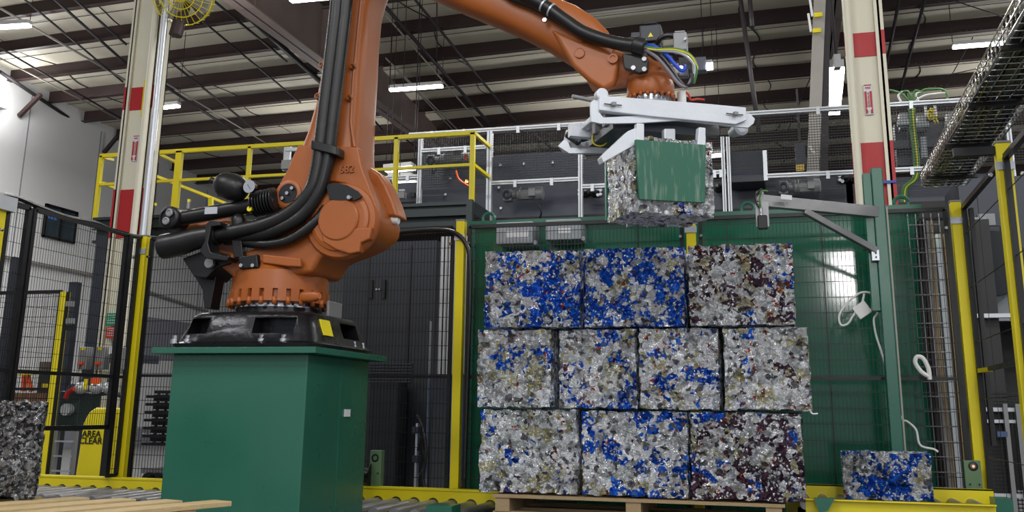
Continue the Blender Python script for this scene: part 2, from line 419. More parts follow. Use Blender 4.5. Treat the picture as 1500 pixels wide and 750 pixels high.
strip(1030, 98, 1044, 96, 8.0, 'tiny lamp just beyond the robot wrist cables', .2)
strip(1036, 229, 1056, 227, 6.6, 'lamp low behind the mesh beside the dark cabinet', .2, M_litd)
strip(565, 250, 606, 246, 6.0, 'low lamp glowing behind the railing, topmost of three', .3, M_litd)
strip(572, 262, 606, 262, 5.8, 'low lamp glowing behind the railing, middle of three', .3, M_litd)
strip(585, 269, 609, 267, 5.6, 'low lamp glowing behind the railing, lowest of three', .15, M_litd)
# high bay under the rafter
ha = W(1225, 98, 16); hb = W(1222, 165, 15)
t = thing('high_bay_light', (ha.x, 16.5, 8), 'bright rectangular high bay light hung below the rafter', 'lamp')
Pn = Vector((0, 1, 0)); Hy = 14.0
hp = [WZ(1213, 99, 6.1), WZ(1237, 98, 6.1), WZ(1230, 164, 6.1), WZ(1208, 165, 6.1)]
nn = (hp[1] - hp[0]).cross(hp[3] - hp[0]).normalized()
if nn.z > 0: nn = -nn
MB().prism(hp, nn * .05).build('diffuser', M_lit, t)
MB().prism([p - nn * .001 for p in hp], -nn * .12).build('housing', M_gm, t)
mid = (hp[0] + hp[1]) / 2; MB().cyl(mid, (mid.x, mid.y, roofz(mid.x, mid.y)), .02, 6).build('hanger', M_rod, t)
MB().bar(hp[0] + (hp[1]-hp[0]) * .3 + EZ * .05, hp[0] + (hp[1]-hp[0]) * .7 + EZ * .05, .3, .2).build('driver_box', M_gm, t)

# ------------------------------------------------------------------ sprinkler pipes, rods, conduits across the roof
def rod(x0, y0, x1, y1, r, m, label, off=-0.15, cat='pipe', grp='pipes and rods under the roof'):
    a, b = roofhit(x0, y0, off), roofhit(x1, y1, off)
    return tag(MB().cyl(a, b, r, 8).build('roof_pipe', m), label, cat, grp)
B_ = 'dark thin rod running under the roof purlins'
for (x0, y0, x1, y1, r, m) in (
    (70, -10, 187, 95, .035, M_rod), (25, -10, 180, 120, .025, M_rod), (0, 12, 185, 118, .03, M_prd), (0, 70, 180, 175, .025, M_rod),
    (0, 105, 100, 172, .05, M_rod), (0, 85, 175, 175, .02, M_prd), (105, -5, 185, 65, .03, M_rod),
    (240, 125, 400, 230, .04, M_rod), (300, -10, 420, 90, .03, M_rod), (290, 25, 440, 150, .025, M_rod),
    (243, 85, 380, 195, .03, M_rod), (240, 120, 440, 240, .018, M_prd), (315, -20, 470, 120, .07, M_rod),
    (560, 5, 725, 190, .045, M_rod), (565, 22, 715, 195, .022, M_prd), (600, -10, 765, 190, .03, M_rod),
    (565, 85, 665, 192, .02, M_prd), (572, 92, 680, 200, .02, M_prd), (590, 200, 680, 280, .03, M_rod),
    (640, -5, 640, 130, .015, M_rod), (780, 195, 850, 250, .03, M_rod), (1356, -5, 1318, 135, .035, M_rod), (1318, -5, 1290, 140, .035, M_rod),
    (1395, 0, 1500, 35, .012, M_rod), (1210, 60, 1150, 200, .015, M_rod), (1300, 130, 1500, 85, .012, M_rod), (1425, 55, 1380, 135, .012, M_rod),
    (60, 200, 150, 225, .02, M_prd), (480, 100, 560, 190, .03, M_rod)):
    rod(x0, y0, x1, y1, r, m, B_ if m is M_rod else 'pale thin rod running under the roof purlins', grp='dark rods under the roof' if m is M_rod else 'pale rods under the roof')
# hanging conduits beyond the gripper
for (x0, y0, x1, y1, lab) in ((1084, -5, 1112, 195, 'dark hanging conduit dropping from the roof beside the gripper'), (1098, -5, 1102, 40, 'short dark conduit at the top edge above the gripper')):
    tag(MB().cyl(W(x0, y0, 15), W(x1, y1, 14.5), .035, 8).build('hanging_conduit', M_rod), lab, 'conduit')
# channel with two yellow tags right of the gripper
t = thing('cable_channel', W(1195, 200, 14), 'grey steel channel hanging beside the right rafter with yellow tags', 'channel')
MB().bar(W(1201, -5, 13.6), W(1190, 270, 13.6), .16, .05, EY).build('channel', M_prd, t)
MB().bar(W(1211, -5, 13.7), W(1207, 260, 13.7), .1, .1, EY).build('dark_rail', M_rod, t)
for (x, y) in ((1198, 22), (1196, 45)): 
    p = W(x, y, 13.5); MB().box((p.x - .05, 13.48, p.z - .03), (p.x + .06, 13.52, p.z + .03)).build('yellow_tag', M_ye, t)
    MB().bar(W(x - 12, y - 25, 13.4), W(x - 8, y + 2, 13.4), .03, .03, EY).build('bracket', M_wh, t)
# drum fan
fc = W(268, -6, 11.0)
t = thing('drum_fan', fc, 'dusty yellow caged drum fan hung beside the cream column', 'fan')
ax = Vector((.35, -1, -.45)).normalized(); R0 = .40
s = MB(); a_ = ax.orthogonal().normalized(); b2 = ax.cross(a_)
for rr in (R0, R0 * .72, R0 * .45, R0 * .2):
    pts = [fc + ax * (.13 - .1 * (rr / R0) ** 2) + (a_ * math.cos(k * math.pi / 16) + b2 * math.sin(k * math.pi / 16)) * rr for k in range(33)]
    s.tube(pts, .008, 5)
for k in range(28):
    th = k * 2 * math.pi / 28; dv = a_ * math.cos(th) + b2 * math.sin(th)
    s.tube([fc + ax * .13 + dv * .04, fc + ax * .09 + dv * R0 * .6, fc + ax * .03 + dv * R0, fc - ax * .2 + dv * R0], .004, 4)
s.build('cage', M_ye, t)
MB().cyl(fc - ax * .2, fc - ax * .02, R0 * .97, 32, cap=False).build('drum', mat('dusty_yellow', (150, 145, 60), .6), t)
for k in range(4):
    th = k * math.pi / 2 + .3; dv = a_ * math.cos(th) + b2 * math.sin(th); pv = a_ * -math.sin(th) + b2 * math.cos(th)
    MB().prism([fc + dv * .05 - pv * .03, fc + dv * R0 * .9 - pv * .1, fc + dv * R0 * .9 + pv * .08, fc + dv * .05 + pv * .05], ax * .012).build('blade', M_gm, t)
pm_ = W(257, 52, 11.1); MB().cyl(fc - ax * .2, pm_, .09, 16).build('motor', M_pur, t)
MB().cyl(fc - ax * .15, (cx2 + cw2, 12, fc.z + .1), .03, 8).build('mount_arm', M_rod, t)
# ================================================================== WIRE FENCES
def wires(m, p, q, z0, z1, dv=.0295, dh=.118, r=.0034):
    p = Vector((p[0], p[1], 0)); q = Vector((q[0], q[1], 0)); L = (q - p).length; u = (q - p) / L; n = Vector((-u.y, u.x, 0))
    for i in range(1, int(L / dv)):
        c = p + u * i * dv; a = u * r / 2; b = n * r / 2
        m.hexa([c - a - b + EZ * z0, c + a - b + EZ * z0, c + a + b + EZ * z0, c - a + b + EZ * z0, c - a - b + EZ * z1, c + a - b + EZ * z1, c + a + b + EZ * z1, c - a + b + EZ * z1])
    z = z1 - dh / 2
    while z > z0:
        m.bar(p + EZ * z - n * r, q + EZ * z - n * r, r * 1.4, r * 1.4); z -= dh
def fence_panel(p, q, z0, z1, label, mid=True, fr=.03, dv=.0295, dh=.118, grp=None, r=.0034):
    p = Vector(p); q = Vector(q); c = (p + q) / 2
    t = thing('wire_fence_panel', (c.x, c.y, z0), label, 'fence', grp or 'black wire fence panels')
    s = MB(); wires(s, p, q, z0, z1, dv, dh, r); s.build('wire_mesh', M_bk, t, fix=False)
    f = MB()
    for z in (z0, z1): f.bar((p.x, p.y, z), (q.x, q.y, z), fr, fr)
    if mid: f.bar((p.x, p.y, mid), (q.x, q.y, mid), fr * .8, fr * .8)
    for e in (p, q): f.bar((e.x, e.y, z0), (e.x, e.y, z1), fr, fr, EY)
    f.build('fence_frame', M_bk, t)
    return t
def yellow_post(x, y, z0, z1, label, w=.075, blackside=1):
    t = thing('fence_post', (x, y, z0), label, 'post', 'yellow fence posts')
    MB().box((x - w / 2, y - w / 2, z0), (x + w / 2, y + w / 2, z1)).build('post', M_ye, t, bevel=.006)
    MB().box((x - w / 2 - .01, y - w / 2 - .01, z1 - .17), (x + w / 2 + .01, y - w / 2, z1 - .12)).build('clamp', M_al, t)
    MB().box((x - w / 2 - .003, y - w / 2 - .003, z1), (x + w / 2 + .003, y + w / 2 + .003, z1 + .012)).build('post_cap', M_gm, t)
    s = MB()
    for dx in (-w / 2 - .045, w / 2 + .045): s.cyl((x + dx, y - .03, z1 - .2), (x + dx, y - .06, z1 - .2), .012, 8)
    s.build('fixing_bolt', M_chr, t)
    return t
FT = 2.72; FY = 8.0; FM = W(900, 553, FY).z
xs = [W(213, 350, FY).x, W(676, 335, FY).x, W(1012, 325, FY).x, W(1399, 303, FY).x]
labs = ['yellow fence post at the corner left of the robot base', 'yellow fence post between the robot base and the bale stack', 'yellow fence post mostly hidden behind the top row of bales', 'yellow fence post at the corner right of the green wall']
for x, l, dx in zip(xs, labs, (.03, -.03, 0, 0)): yellow_post(x, FY, .1, FT + .02 + (.03 if x > -3 else 0), l)
for i in range(3):
    fence_panel((xs[i] + .075, FY, 0), (xs[i + 1] - .075, FY, 0), .2, FT, ['black wire fence panel behind the robot', 'black wire fence panel left half behind the bale stack', 'black wire fence panel in front of the green wall by the swing arm'][i], FM)
# left side fence, running towards the camera
XL = xs[0] - .02
yl = [8 - .06, WX(192, 345, XL).y, WX(47, 305, XL).y, WX(8, 296, XL).y, 4.2]
ml = WX(100, 548, XL).z
fence_panel((XL, yl[0], 0), (XL, yl[1], 0), .6, FT, 'narrow black wire fence panel next to the corner post', ml, .03, r=.0026)
fence_panel((XL, yl[1] - .06, 0), (XL, yl[2] + .03, 0), W(130, 627, 7.3).z, FT, 'black wire fence panel in front of the white side wall', ml, .036, r=.0024)
fence_panel((XL, yl[2] - .03, 0), (XL, yl[3] + .03, 0), .2, FT, 'slim black wire fence panel by the nearest yellow post', ml, .04, r=.0026)
yp_ = yellow_post(XL, yl[3] - .05, .1, FT - .04, 'yellow fence post at the left picture edge with a grey bracket on top')
MB().box((XL - .5, yl[3] - .13, FT - .08), (XL + .07, yl[3] + .05, FT + .03)).build('top_bracket', M_al, yp_)
# cable looped along the fence top
pts = [WX(-10, 288, XL), WX(20, 292, XL), WX(60, 308, XL), WX(100, 322, XL), WX(140, 330, XL), WX(165, 341, XL), WX(195, 349, XL), WX(228, 352, XL)]
pts = [p + EZ * .02 for p in pts]
tag(MB().tube(smoothpath(pts), .02, 8).build('fence_cable', M_rub), 'black cable draped along the top of the side fence', 'cable')
pts = [W(x, y, 7.93) for x, y in ((560, 343), (610, 338), (645, 337), (666, 341), (681, 355), (688, 380), (688, 450), (684, 560), (680, 700))]
tag(MB().tube(smoothpath(pts), .02, 8).build('fence_cable', M_rub), 'black cable dropping down beside the middle yellow fence post', 'cable')
# right side fence, running towards the camera
XR = xs[3] + .05
yr = [8 - .06, WX(1467, 212, XR).y]
mr_ = WX(1450, 540, XR).z
fence_panel((XR, yr[0], 0), (XR, yr[1] + .06, 0), .2, FT, 'black wire fence panel between the right hand yellow posts', mr_, .035, .55, .4)
yellow_post(XR, yr[1], .1, FT + .1, 'yellow fence post nearest the right picture edge', .085)
fence_panel((XR, yr[1] - .08, 0), (XR, 4.0, 0), .2, FT, 'black wire fence panel leaving the right picture edge', mr_, .035, .55, .4)
tag(MB().bar((XR + .04, 7.9, 1.0), (XR + .04, 7.9, 2.7), .03, .06).build('door_rail', M_bk), 'slim black upright rail beside the corner post on the right', 'rail')
tag(MB().bar(WX(1420, 545, XR), WX(1450, 541, XR) , .03, .03).build('door_latch', M_ye), 'small yellow latch bar on the side fence', 'latch')

# ================================================================== GREEN PANEL WALL
GY = 8.55; gx0 = W(690, 325, GY).x; gx1 = W(1345, 305, GY).x; gt = 2.83
t = thing('green_panel_wall', ((gx0 + gx1) / 2, GY, 0), 'tall glossy green steel panel wall behind the fence', 'machine')
MB().box((gx0, GY, 0), (gx1, GY + .5, gt)).build('panel', M_grw, t)
MB().box((gx0 - .02, GY - .06, gt - .015), (gx1 + .02, GY + .52, gt + .035)).build('top_edge', M_gr, t)
s = MB()
for k in range(1, 5):
    x = gx0 + (gx1 - gx0) * k / 5; s.box((x - .004, GY - .006, .1), (x + .004, GY, gt - .02))
s.build('panel_seam', M_bk, t)
MB().box((gx0 - .01, GY - .03, 0), (gx0 + .05, GY, gt)).build('edge_flange', M_gr, t)
for px_, py_ in ((716, 325), (1096, 317), (1320, 296)):
    c = W(px_, py_, GY + .1); r = .055; c.z = gt + .08
    MB().tube([c + Vector((math.cos(a) * r, 0, math.sin(a) * r)) for a in [k * math.pi / 12 for k in range(25)]], .016, 8).build('lifting_eye', M_gr, t)
# dark box standing for the dark cavity right of the green wall, with beacons
t = thing('cavity_box', (gx1 + .3, 9.2, 0), 'dark box filling the gap right of the green wall, with lit beacons', 'cabinet')
MB().box((gx1 + .04, 9.2, 0), (XR + .4, 9.7, 2.85)).build('body', mat('dark_body', (30, 31, 33), .5), t)
for (x, w_, mm) in ((1360, .05, M_gm), (1375, .04, M_al), (1387, .03, M_wd2)):
    p = W(x, 400, 9.0); MB().box((p.x, 9.0, .2), (p.x + w_, 9.08, 2.7)).build('upright', mm, t)
for (x, y, mm) in ((1357, 334, M_amb), (1364, 334, M_amb), (1357, 348, M_grl), (1364, 348, M_grl)):
    p = W(x, y, 8.95); MB().cyl(p, p + EZ * .05, .016, 10).build('beacon', mm, t)
# control boxes in front of the green wall
def ctl(x0, y0, x1, y1, lab, lx0, lx1):
    Y = 8.28; a = W(x0, y1, Y); b = W(x1, y0, Y)
    t = thing('control_box', (a.x, Y, a.z), lab, 'box')
    MB().box((a.x, Y, a.z), (b.x, GY, b.z)).build('housing', M_bx, t, bevel=.01)
    c, d = W(lx0, y1 - 10, Y), W(lx1, y0 + 14, Y); MB().box((c.x, Y - .004, c.z), (d.x, Y, d.z)).build('printed_sticker', M_pap, t)
    MB().cyl(W(x1 + 4, y1 - 3, Y + .1), W(x1 + 4, y1 - 3, Y) , .02, 8).build('conduit_fitting', M_chr, t)
ctl(726, 324, 780, 358, 'grey control box with a large printed sticker above the left bale', 741, 774)
ctl(799, 320, 850, 352, 'grey control box with a small sticker, nearer the gripper', 818, 836)
# bright pale container and blue unit seen through the fence
Y = 9.3; a = W(640, 548, Y); b = W(693, 345, Y)
t = thing('ribbed_container', (a.x, Y, a.z), 'pale ribbed container standing left of the green wall', 'container')
s = MB().box((a.x, Y + .04, a.z), (b.x, Y + .6, b.z))
for k in range(9):
    x = a.x + (b.x - a.x) * k / 8.5; s.box((x, Y, a.z), (x + .05, Y + .05, b.z))
s.build('ribbed_shell', mat('pale_container_paint', (196, 198, 202), .5), t)
a2 = W(653, 700, Y); b2_ = W(690, 620, Y)
t = thing('blue_truck', (a2.x, Y, 0), 'blue vehicle body on a wheel under the pale container', 'vehicle')
MB().box((a.x + .1, Y + .05, .55), (b.x + .1, Y + .7, a.z - .02)).build('body', M_blue, t, bevel=.02)
MB().box((a.x + .35, Y + .04, .75), (b.x + .1, Y + .05, .82)).build('yellow_stripe', M_ye, t)
for x in (a.x + .12, b.x - .05): MB().cyl((x, Y, .24), (x, Y + .3, .24), .24, 24).build('wheel', M_rub, t)
# dark enclosure behind the robot
Y = 9.9; a = W(488, 700, Y); b = W(640, 342, Y)
t = thing('dark_enclosure', (a.x, Y, 0), 'dark grey steel enclosure with door handles behind the robot', 'enclosure')
s = MB().box((a.x, Y, 0), (b.x, Y + 2.2, 2.95)); s.build('body', M_dk2, t)
s = MB().box((W(600, 400, Y).x, Y - .01, 0), (W(603, 400, Y).x, Y, 2.9)); s.box((W(540, 400, Y).x, Y - .01, 0), (W(542, 400, Y).x, Y, 2.9)); s.build('door_gap', M_bk, t)
for x in (544, 563): p = W(x, 424, Y); MB().box((p.x - .02, Y - .03, p.z - .1), (p.x + .02, Y, p.z + .1)).build('handle', M_bk, t)
for x in (552, 556): p = W(x, 424, Y); MB().cyl(p, p - EY * .02, .012, 8).build('rivet', M_chr, t)
s = MB(); p, q = W(540, 560, Y), W(605, 530, Y)
for k in range(7):
    z = p.z + (q.z - p.z) * k / 7; s.box((p.x, Y - .02, z), (q.x, Y, z + .012))
s.build('vent_louvre', M_dk, t)
p, q = W(540, 700, 9.6), W(600, 560, 9.6)
t = thing('dark_cabinet', (p.x, 9.6, 0), 'black louvred cabinet standing low in front of the dark enclosure', 'cabinet')
MB().box((p.x, 9.55, 0), (q.x - .1, 9.8, q.z)).build('body', M_bk, t)
s = MB()
for k in range(30):
    x = p.x + (q.x - .1 - p.x) * k / 30; s.box((x, 9.53, .1), (x + .012, 9.55, q.z - .05))
s.build('louvre', M_dk2, t)
# white back upright and grey uprights left of the container
t = thing('aluminium_stand', W(616, 700, 9.2), 'slim aluminium stand with black hoses left of the pale container', 'stand')
for x0, x1, yt in ((606, 612, 620), (622, 630, 470)):
    p, q = W(x0, 715, 9.2), W(x1, yt, 9.2); MB().box((p.x, 9.2, .1), (q.x, 9.26, q.z)).build('upright', M_al, t)
MB().tube(smoothpath([W(x, y, 9.15) for x, y in ((610, 608), (619, 625), (624, 660), (620, 700), (624, 720))]), .018, 8).build('hose', M_rub, t)
MB().tube(smoothpath([W(x, y, 9.15) for x, y in ((612, 660), (617, 640), (622, 680), (614, 700), (616, 720))]), .012, 8).build('hose', M_rub, t)
for y in (630, 672): 
    p = W(610, y, 9.15); MB().box((p.x - .03, 9.12, p.z - .03), (p.x + .03, 9.2, p.z + .03)).build('sensor_block', M_dk, t)

# ================================================================== LEFT BACKGROUND
# tank and gear in front of the column
Y = 9.4; a = W(105, 702, Y); b = W(186, 702, Y); b.z = W(150, 597, Y).z
t = thing('yellow_safety_mat_box', (a.x, Y, .05), 'yellow guard reading AREA CLEAR in front of the cream column', 'guard')
wx = b.x - a.x
prof = [(0, 0), (1, 0), (.98, .86), (.90, .95), (.72, 1), (.28, 1), (.16, .96), (.08, .86)]
zb = 0; zt = b.z
MB().prism([(a.x + wx * u, Y, zb + (zt - zb) * v) for u, v in prof], (0, .12, 0)).build('shell', M_ye, t, bevel=.04, seg=3)
p = W(133, 636, Y - .02); text('AREA', 'lettering', (p.x, Y - .012, p.z), .095, M_bk, t); p2 = W(131, 646, Y - .02); text('CLEAR', 'lettering', (p.x, Y - .012, p2.z), .095, M_bk, t)
t = thing('cable', W(160, 640, Y), 'thin black cable running down over the yellow guard', 'cable')
MB().tube(smoothpath([W(x, y, Y - .05) for x, y in ((166, 500), (165, 570), (164, 620), (161, 660), (153, 702))]), .012, 6).build('cord', M_rub, t)
t = thing('cable', W(185, 680, Y), 'orange cable hanging against the yellow guard', 'cable')
MB().tube(smoothpath([W(x, y, Y - .05) for x, y in ((190, 640), (188, 662), (183, 680), (180, 702))]), .01, 6).build('cord', M_org, t)
# three switch boxes on the column
for k, (x, lab) in enumerate(((112, 'grey switch box on the column, leftmost of three'), (137, 'grey switch box on the column, middle of three'), (160, 'grey switch box on the column with a white paper, rightmost of three'))):
    Y = 10.6; p = W(x, 541, Y); q = W(x + 17, 508, Y)
    t = thing('switch_box', (p.x, Y, p.z), lab, 'switch box', 'switch boxes on the column')
    MB().box((p.x, Y, p.z), (q.x, Y + .12, q.z)).build('housing', M_gm, t, bevel=.01)
    MB().box((p.x + .03, Y - .005, q.z - .04), (q.x - .04, Y, q.z - .01)).build('yellow_tag', M_ye, t)
    MB().box((p.x + .03, Y - .03, p.z + .06), (q.x - .03, Y, p.z + .09)).build('orange_connector', M_org, t)
    MB().box((p.x + .06, Y - .03, p.z + .01), (q.x - .07, Y, p.z + .05)).build('red_plug', M_red, t)
    if k == 2: MB().prism([W(159, 519, Y - .05), W(160, 508, Y - .05), W(173, 502, Y - .05), W(171, 515, Y - .05)], (0, .003, 0)).build('paper', M_pap, t)
    tag(MB().box((p.x + .02, Y + .12, p.z + .1), (q.x - .02, 11.43, p.z + .2)).build('mounting_arm', M_dk, ), 'dark arm holding a grey switch box off the column', 'arm', 'arms behind the switch boxes')
Y = 10.4
for k, x in enumerate((117, 139, 158)):
    c = W(x, 568, Y)
    t = thing('control_valve', (c.x, Y, c.z - .08), ['silver valve under the switch boxes, leftmost of three', 'silver valve under the switch boxes with a yellow tag', 'silver valve under the switch boxes, rightmost of three'][k], 'valve')
    MB().lathe(c + EY * .08, -EY, [(0, .03), (.02, .07), (.08, .075), (.12, .05), (.14, .02)], 20).build('body', M_al, t)
    MB().cyl(c + EZ * .04, c + EZ * .14, .02, 8).build('stem', M_dk, t)
    if k == 1: MB().box((c.x - .1, Y - .08, c.z - .02), (c.x - .06, Y - .06, c.z + .1)).build('yellow_tag', M_ye, t)
tag(MB().tube(smoothpath([W(x, y, 10.5) for x, y in ((98, 580), (105, 565), (112, 575), (135, 578), (160, 576), (190, 582))]), .03, 8).build('manifold_pipe', M_dk), 'dark manifold pipe linking the silver valves', 'pipe')
tag(MB().tube(smoothpath([W(x, y, 10.3) for x, y in ((96, 584), (100, 575), (108, 570))]), .03, 8).build('red_hose', M_red), 'short red hose left of the silver valves', 'hose')
c = W(138, 560, 10.3); tag(MB().box((c.x - .05, 10.3, c.z - .02), (c.x + .05, 10.34, c.z + .05)).build('orange_tag', M_org), 'orange tag standing above the middle silver valve', 'tag')
# dark pump body
c = W(105, 600, 10.6); t = thing('pump', (c.x, 10.6, 0), 'dark green pump on legs left of the yellow guard', 'pump')
MB().box((c.x - .12, 10.5, c.z - .25), (c.x + .18, 10.9, c.z + .22)).build('body', mat('dark_green_paint', (22, 44, 40), .4), t, bevel=.02)
for dx in (-.1, .16): MB().box((c.x + dx - .02, 10.5, 0), (c.x + dx + .02, 10.55, c.z - .25)).build('leg', M_gm, t)
MB().cyl((c.x + .05, 10.5, c.z), (c.x + .05, 10.42, c.z), .07, 16).build('dial', M_al, t)
for k in range(4): MB().box((c.x - .1, 10.49, .25 + k * .17), (c.x + .16, 10.5, .27 + k * .17)).build('rung', M_al, t)
# signs on the column
for (y0, y1, mm, lab) in ((458, 477, mat('sign_green', (40, 140, 100), .5), 'green notice on the cream column above the red notice'), (478, 495, mat('sign_red', (196, 60, 50), .5), 'red notice on the cream column under the green notice')):
    p, q = W(151, y1, 11.2), W(172, y0, 11.2)
    t = thing('notice_sign', (p.x, 11.25, p.z), lab, 'sign'); MB().box((p.x, 11.25, p.z), (q.x, 11.3, q.z)).build('board', mm, t)
    s = MB()
    for k in range(4): 
        z = p.z + (q.z - p.z) * (.2 + .2 * k); 
        for j in range(5): s.box((p.x + .02 + j * .03, 11.245, z), (p.x + .04 + j * .03, 11.25, z + .012))
    s.build('printed_lines', M_pap, t)
tag(MB().cyl(W(127, 494, 11.5) + (W(127, 494, 11.5) - W(146, 462, 11.5)) * 4.1, W(146, 462, 11.5) + EY * .4, .022, 8).build('broom_handle', M_cr), 'pale broom handle leaning against the column', 'broom')
# grey uprights (machine frame) behind the side fence
for (x0, y0, x1, y1, w_, lab) in ((150, 345, 126, 560, .17, 'dark grey tall upright under the platform beside the cream column'), (107, 413, 86, 700, .12, 'dark grey short upright behind the second yellow gate post'), (19, 376, 4, 700, .06, 'slim grey upright behind the nearest yellow post')):
    p, q = W(x0, y0, 11.3), W(x1, y1, 11.3)
    tag(MB().box((p.x - w_ / 2, 11.3, 0), (p.x + w_ / 2, 11.4, p.z)).build('upright_post', M_dk), lab, 'post')
# inner yellow gate post and gate frame
p = W(98, 428, 10.0)
t = thing('gate_post', (p.x, 10, 0), 'yellow gate post seen through the side fence left of the switch boxes', 'post')
MB().box((p.x - .05, 9.95, 0), (p.x + .03, 10.03, p.z)).build('post', M_ye, t); MB().box((p.x + .03, 9.96, 0), (p.x + .05, 10.0, p.z)).build('edge_strip', M_bk, t)
for y in (445, 470, 480): c = W(96, y, 9.9); MB().box((c.x, 9.9, c.z - .03), (c.x + .09, 9.95, c.z + .03)).build('lock_block', M_gm if y != 480 else M_bk, t)
p0 = W(14, 429, 10.0)
fence_panel((p0.x - 1.2, 10.0, 0), (p.x - .07, 10.0, 0), .2, p0.z, 'low black wire gate beyond the side fence', W(60, 570, 10).z, .04)
tag(MB().box((XL - .03, yl[1] - .055, .6), (XL + .03, yl[1] + .0, FT)).build('upright_post', M_bk), 'black fence upright crossing the yellow guard', 'post')
# wooden table with tools beyond the gate
p, q = W(-30, 592, 12.5), W(75, 576, 12.5)
t = thing('work_bench', (p.x, 12.5, 0), 'wooden pallet stack beyond the low wire gate', 'bench')
MB().box((p.x, 12.4, p.z - .35), (q.x, 13.2, q.z)).build('top', mat('brown_wood', (120, 86, 58), .8, 0, .3, 12), t)
for x in (p.x + .1, q.x - .2): MB().box((x, 12.5, 0), (x + .1, 12.6, p.z - .3)).build('leg', M_wd2, t)
p, q = W(54, 576, 12.5), W(76, 530, 12.5)
t = thing('carton', (p.x, 12.5, p.z), 'dark green and brown carton standing on the bench past the gate', 'box')
MB().box((p.x, 12.5, p.z), (q.x, 12.9, p.z + (q.z - p.z) * .65)).build('body', M_dkg, t); MB().box((p.x, 12.48, p.z + (q.z - p.z) * .65), (q.x, 12.9, q.z)).build('lid', mat('brown_card', (96, 84, 72), .8), t)
MB().box((p.x + .08, 12.49, p.z + .08), (p.x + .2, 12.5, p.z + .14)).build('sticker', M_ye, t)
t = thing('orange_stand', W(40, 575, 12.4), 'orange trestle stand on the bench past the gate', 'stand')
MB().bar(W(34, 573, 12.4), W(36, 548, 12.4), .05, .05, EY).build('leg', M_org, t); MB().bar(W(46, 573, 12.4), W(40, 548, 12.4), .05, .05, EY).build('leg', M_org, t); MB().bar(W(31, 547, 12.4), W(50, 546, 12.4), .1, .06).build('top_bar', M_ycab, t)
# rack of black crates left of the pedestal
p, q = W(213, 652, 13.5), W(262, 572, 13.5)
t = thing('crate_rack', (p.x, 13.5, 0), 'rack of black crates left of the green pedestal', 'rack')
MB().box((p.x, 13.6, p.z), (q.x + .6, 14.2, q.z)).build('backing', M_bk, t)
for k in range(7):
    z = p.z + (q.z - p.z) * k / 7; MB().box((p.x, 13.4, z), (q.x + .6, 13.6, z + .04)).build('shelf', M_bk, t)
    s = MB()
    for j in range(9): s.box((p.x + j * .13, 13.38, z + .05), (p.x + j * .13 + .07, 13.4, z + .065))
    s.build('label_strip', M_al, t)
for x in (219, 231, 246): c = W(x, 680, 13.4); MB().cyl((c.x, 13.4, .12), (c.x, 13.5, .12), .12, 16).build('wheel', M_bk, t)
MB().box((p.x, 13.45, .22), (q.x + .6, 14.1, .3)).build('cart_deck', M_gm, t)
# ================================================================== MACHINES ABOVE THE GREEN WALL
FRY = 12.6
def bx(x0, y0, x1, y1, Y, d, m, name, parent=None, lab=None, cat=None, bevel=0, grp=None):
    """box whose front face spans these picture corners at depth Y"""
    a, b = W(x0, y1, Y), W(x1, y0, Y)
    xa = W((x0 + x1) / 2 - (x1 - x0) / 2, (y0 + y1) / 2, Y).x; xb = W(x1, (y0 + y1) / 2, Y).x
    zc = (W((x0 + x1) / 2, y0, Y).z, W((x0 + x1) / 2, y1, Y).z)
    o = MB().box((xa, Y, zc[1]), (xb, Y + d, zc[0])).build(name, m, parent, bevel=bevel)
    if lab: tag(o, lab, cat, grp)
    return o
# long conveyor casings
t = thing('conveyor_casing', W(800, 320, 13), 'long slate grey conveyor casing behind the aluminium frame', 'conveyor')
bx(716, 224, 850, 322, 13.2, .5, M_dk, 'side_panel', t)
bx(850, 232, 905, 322, 13.2, .5, M_dk, 'side_panel', t)
bx(1040, 262, 1250, 312, 13.2, .5, M_dk, 'side_panel', t)
bx(1240, 258, 1480, 310, 13.2, .5, M_dk, 'side_panel', t)
bx(900, 262, 1045, 315, 13.25, .4, M_dk, 'side_panel', t)
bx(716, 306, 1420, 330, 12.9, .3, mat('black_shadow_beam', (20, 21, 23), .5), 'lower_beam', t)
bx(615, 222, 712, 310, 13.2, .5, M_dk, 'side_panel', t)
for x, y in ((733, 242), (768, 240), (731, 275), (810, 238), (734, 305), (830, 262), (660, 262), (653, 285), (690, 300)):
    c = W(x, y, 13.2); MB().cyl(c, c - EY * .02, .018, 8).build('bolt', M_al, t)
# riveted bearing groups
for k, (x, y, lab) in enumerate(((864, 282, 'pair of black bearings on the casing left of the gripped bale'), (1245, 261, 'pair of black bearings on the casing left of the column'), (1052, 275, 'black bearing right of the gripped bale'))):
    t = thing('bearing_unit', W(x, y, 13.1), lab, 'bearing')
    for dx in ((-6, 6) if k < 2 else (0,)):
        c = W(x + dx, y, 13.15); MB().lathe(c + EY * .05, -EY, [(0, .06), (.06, .055), (.07, .03), (.1, .03), (.11, .01)], 16).build('housing', M_bk, t)
    for dx, dy in ((-15, -3), (-15, 3), (-11, -5), (-11, 5), (12, -5), (12, 4), (16, -3), (16, 3)) if k < 2 else ():
        c = W(x + dx, y + dy, 13.15); MB().cyl(c, c - EY * .03, .022, 8).build('bolt', M_al, t)
# big dark cabinet right of the gripper
t = thing('dark_guard_box', W(1095, 250, 12.7), 'slate blue box guard between the gripped bale and the column', 'box')
bx(1069, 222, 1118, 258, 12.7, .5, mat('slate_blue_paint', (62, 72, 88), .5), 'body', t)
bx(1069, 258, 1120, 266, 12.65, .5, M_dk2, 'ledge', t)
bx(1118, 220, 1124, 264, 12.62, .06, M_al, 'edge_profile', t)
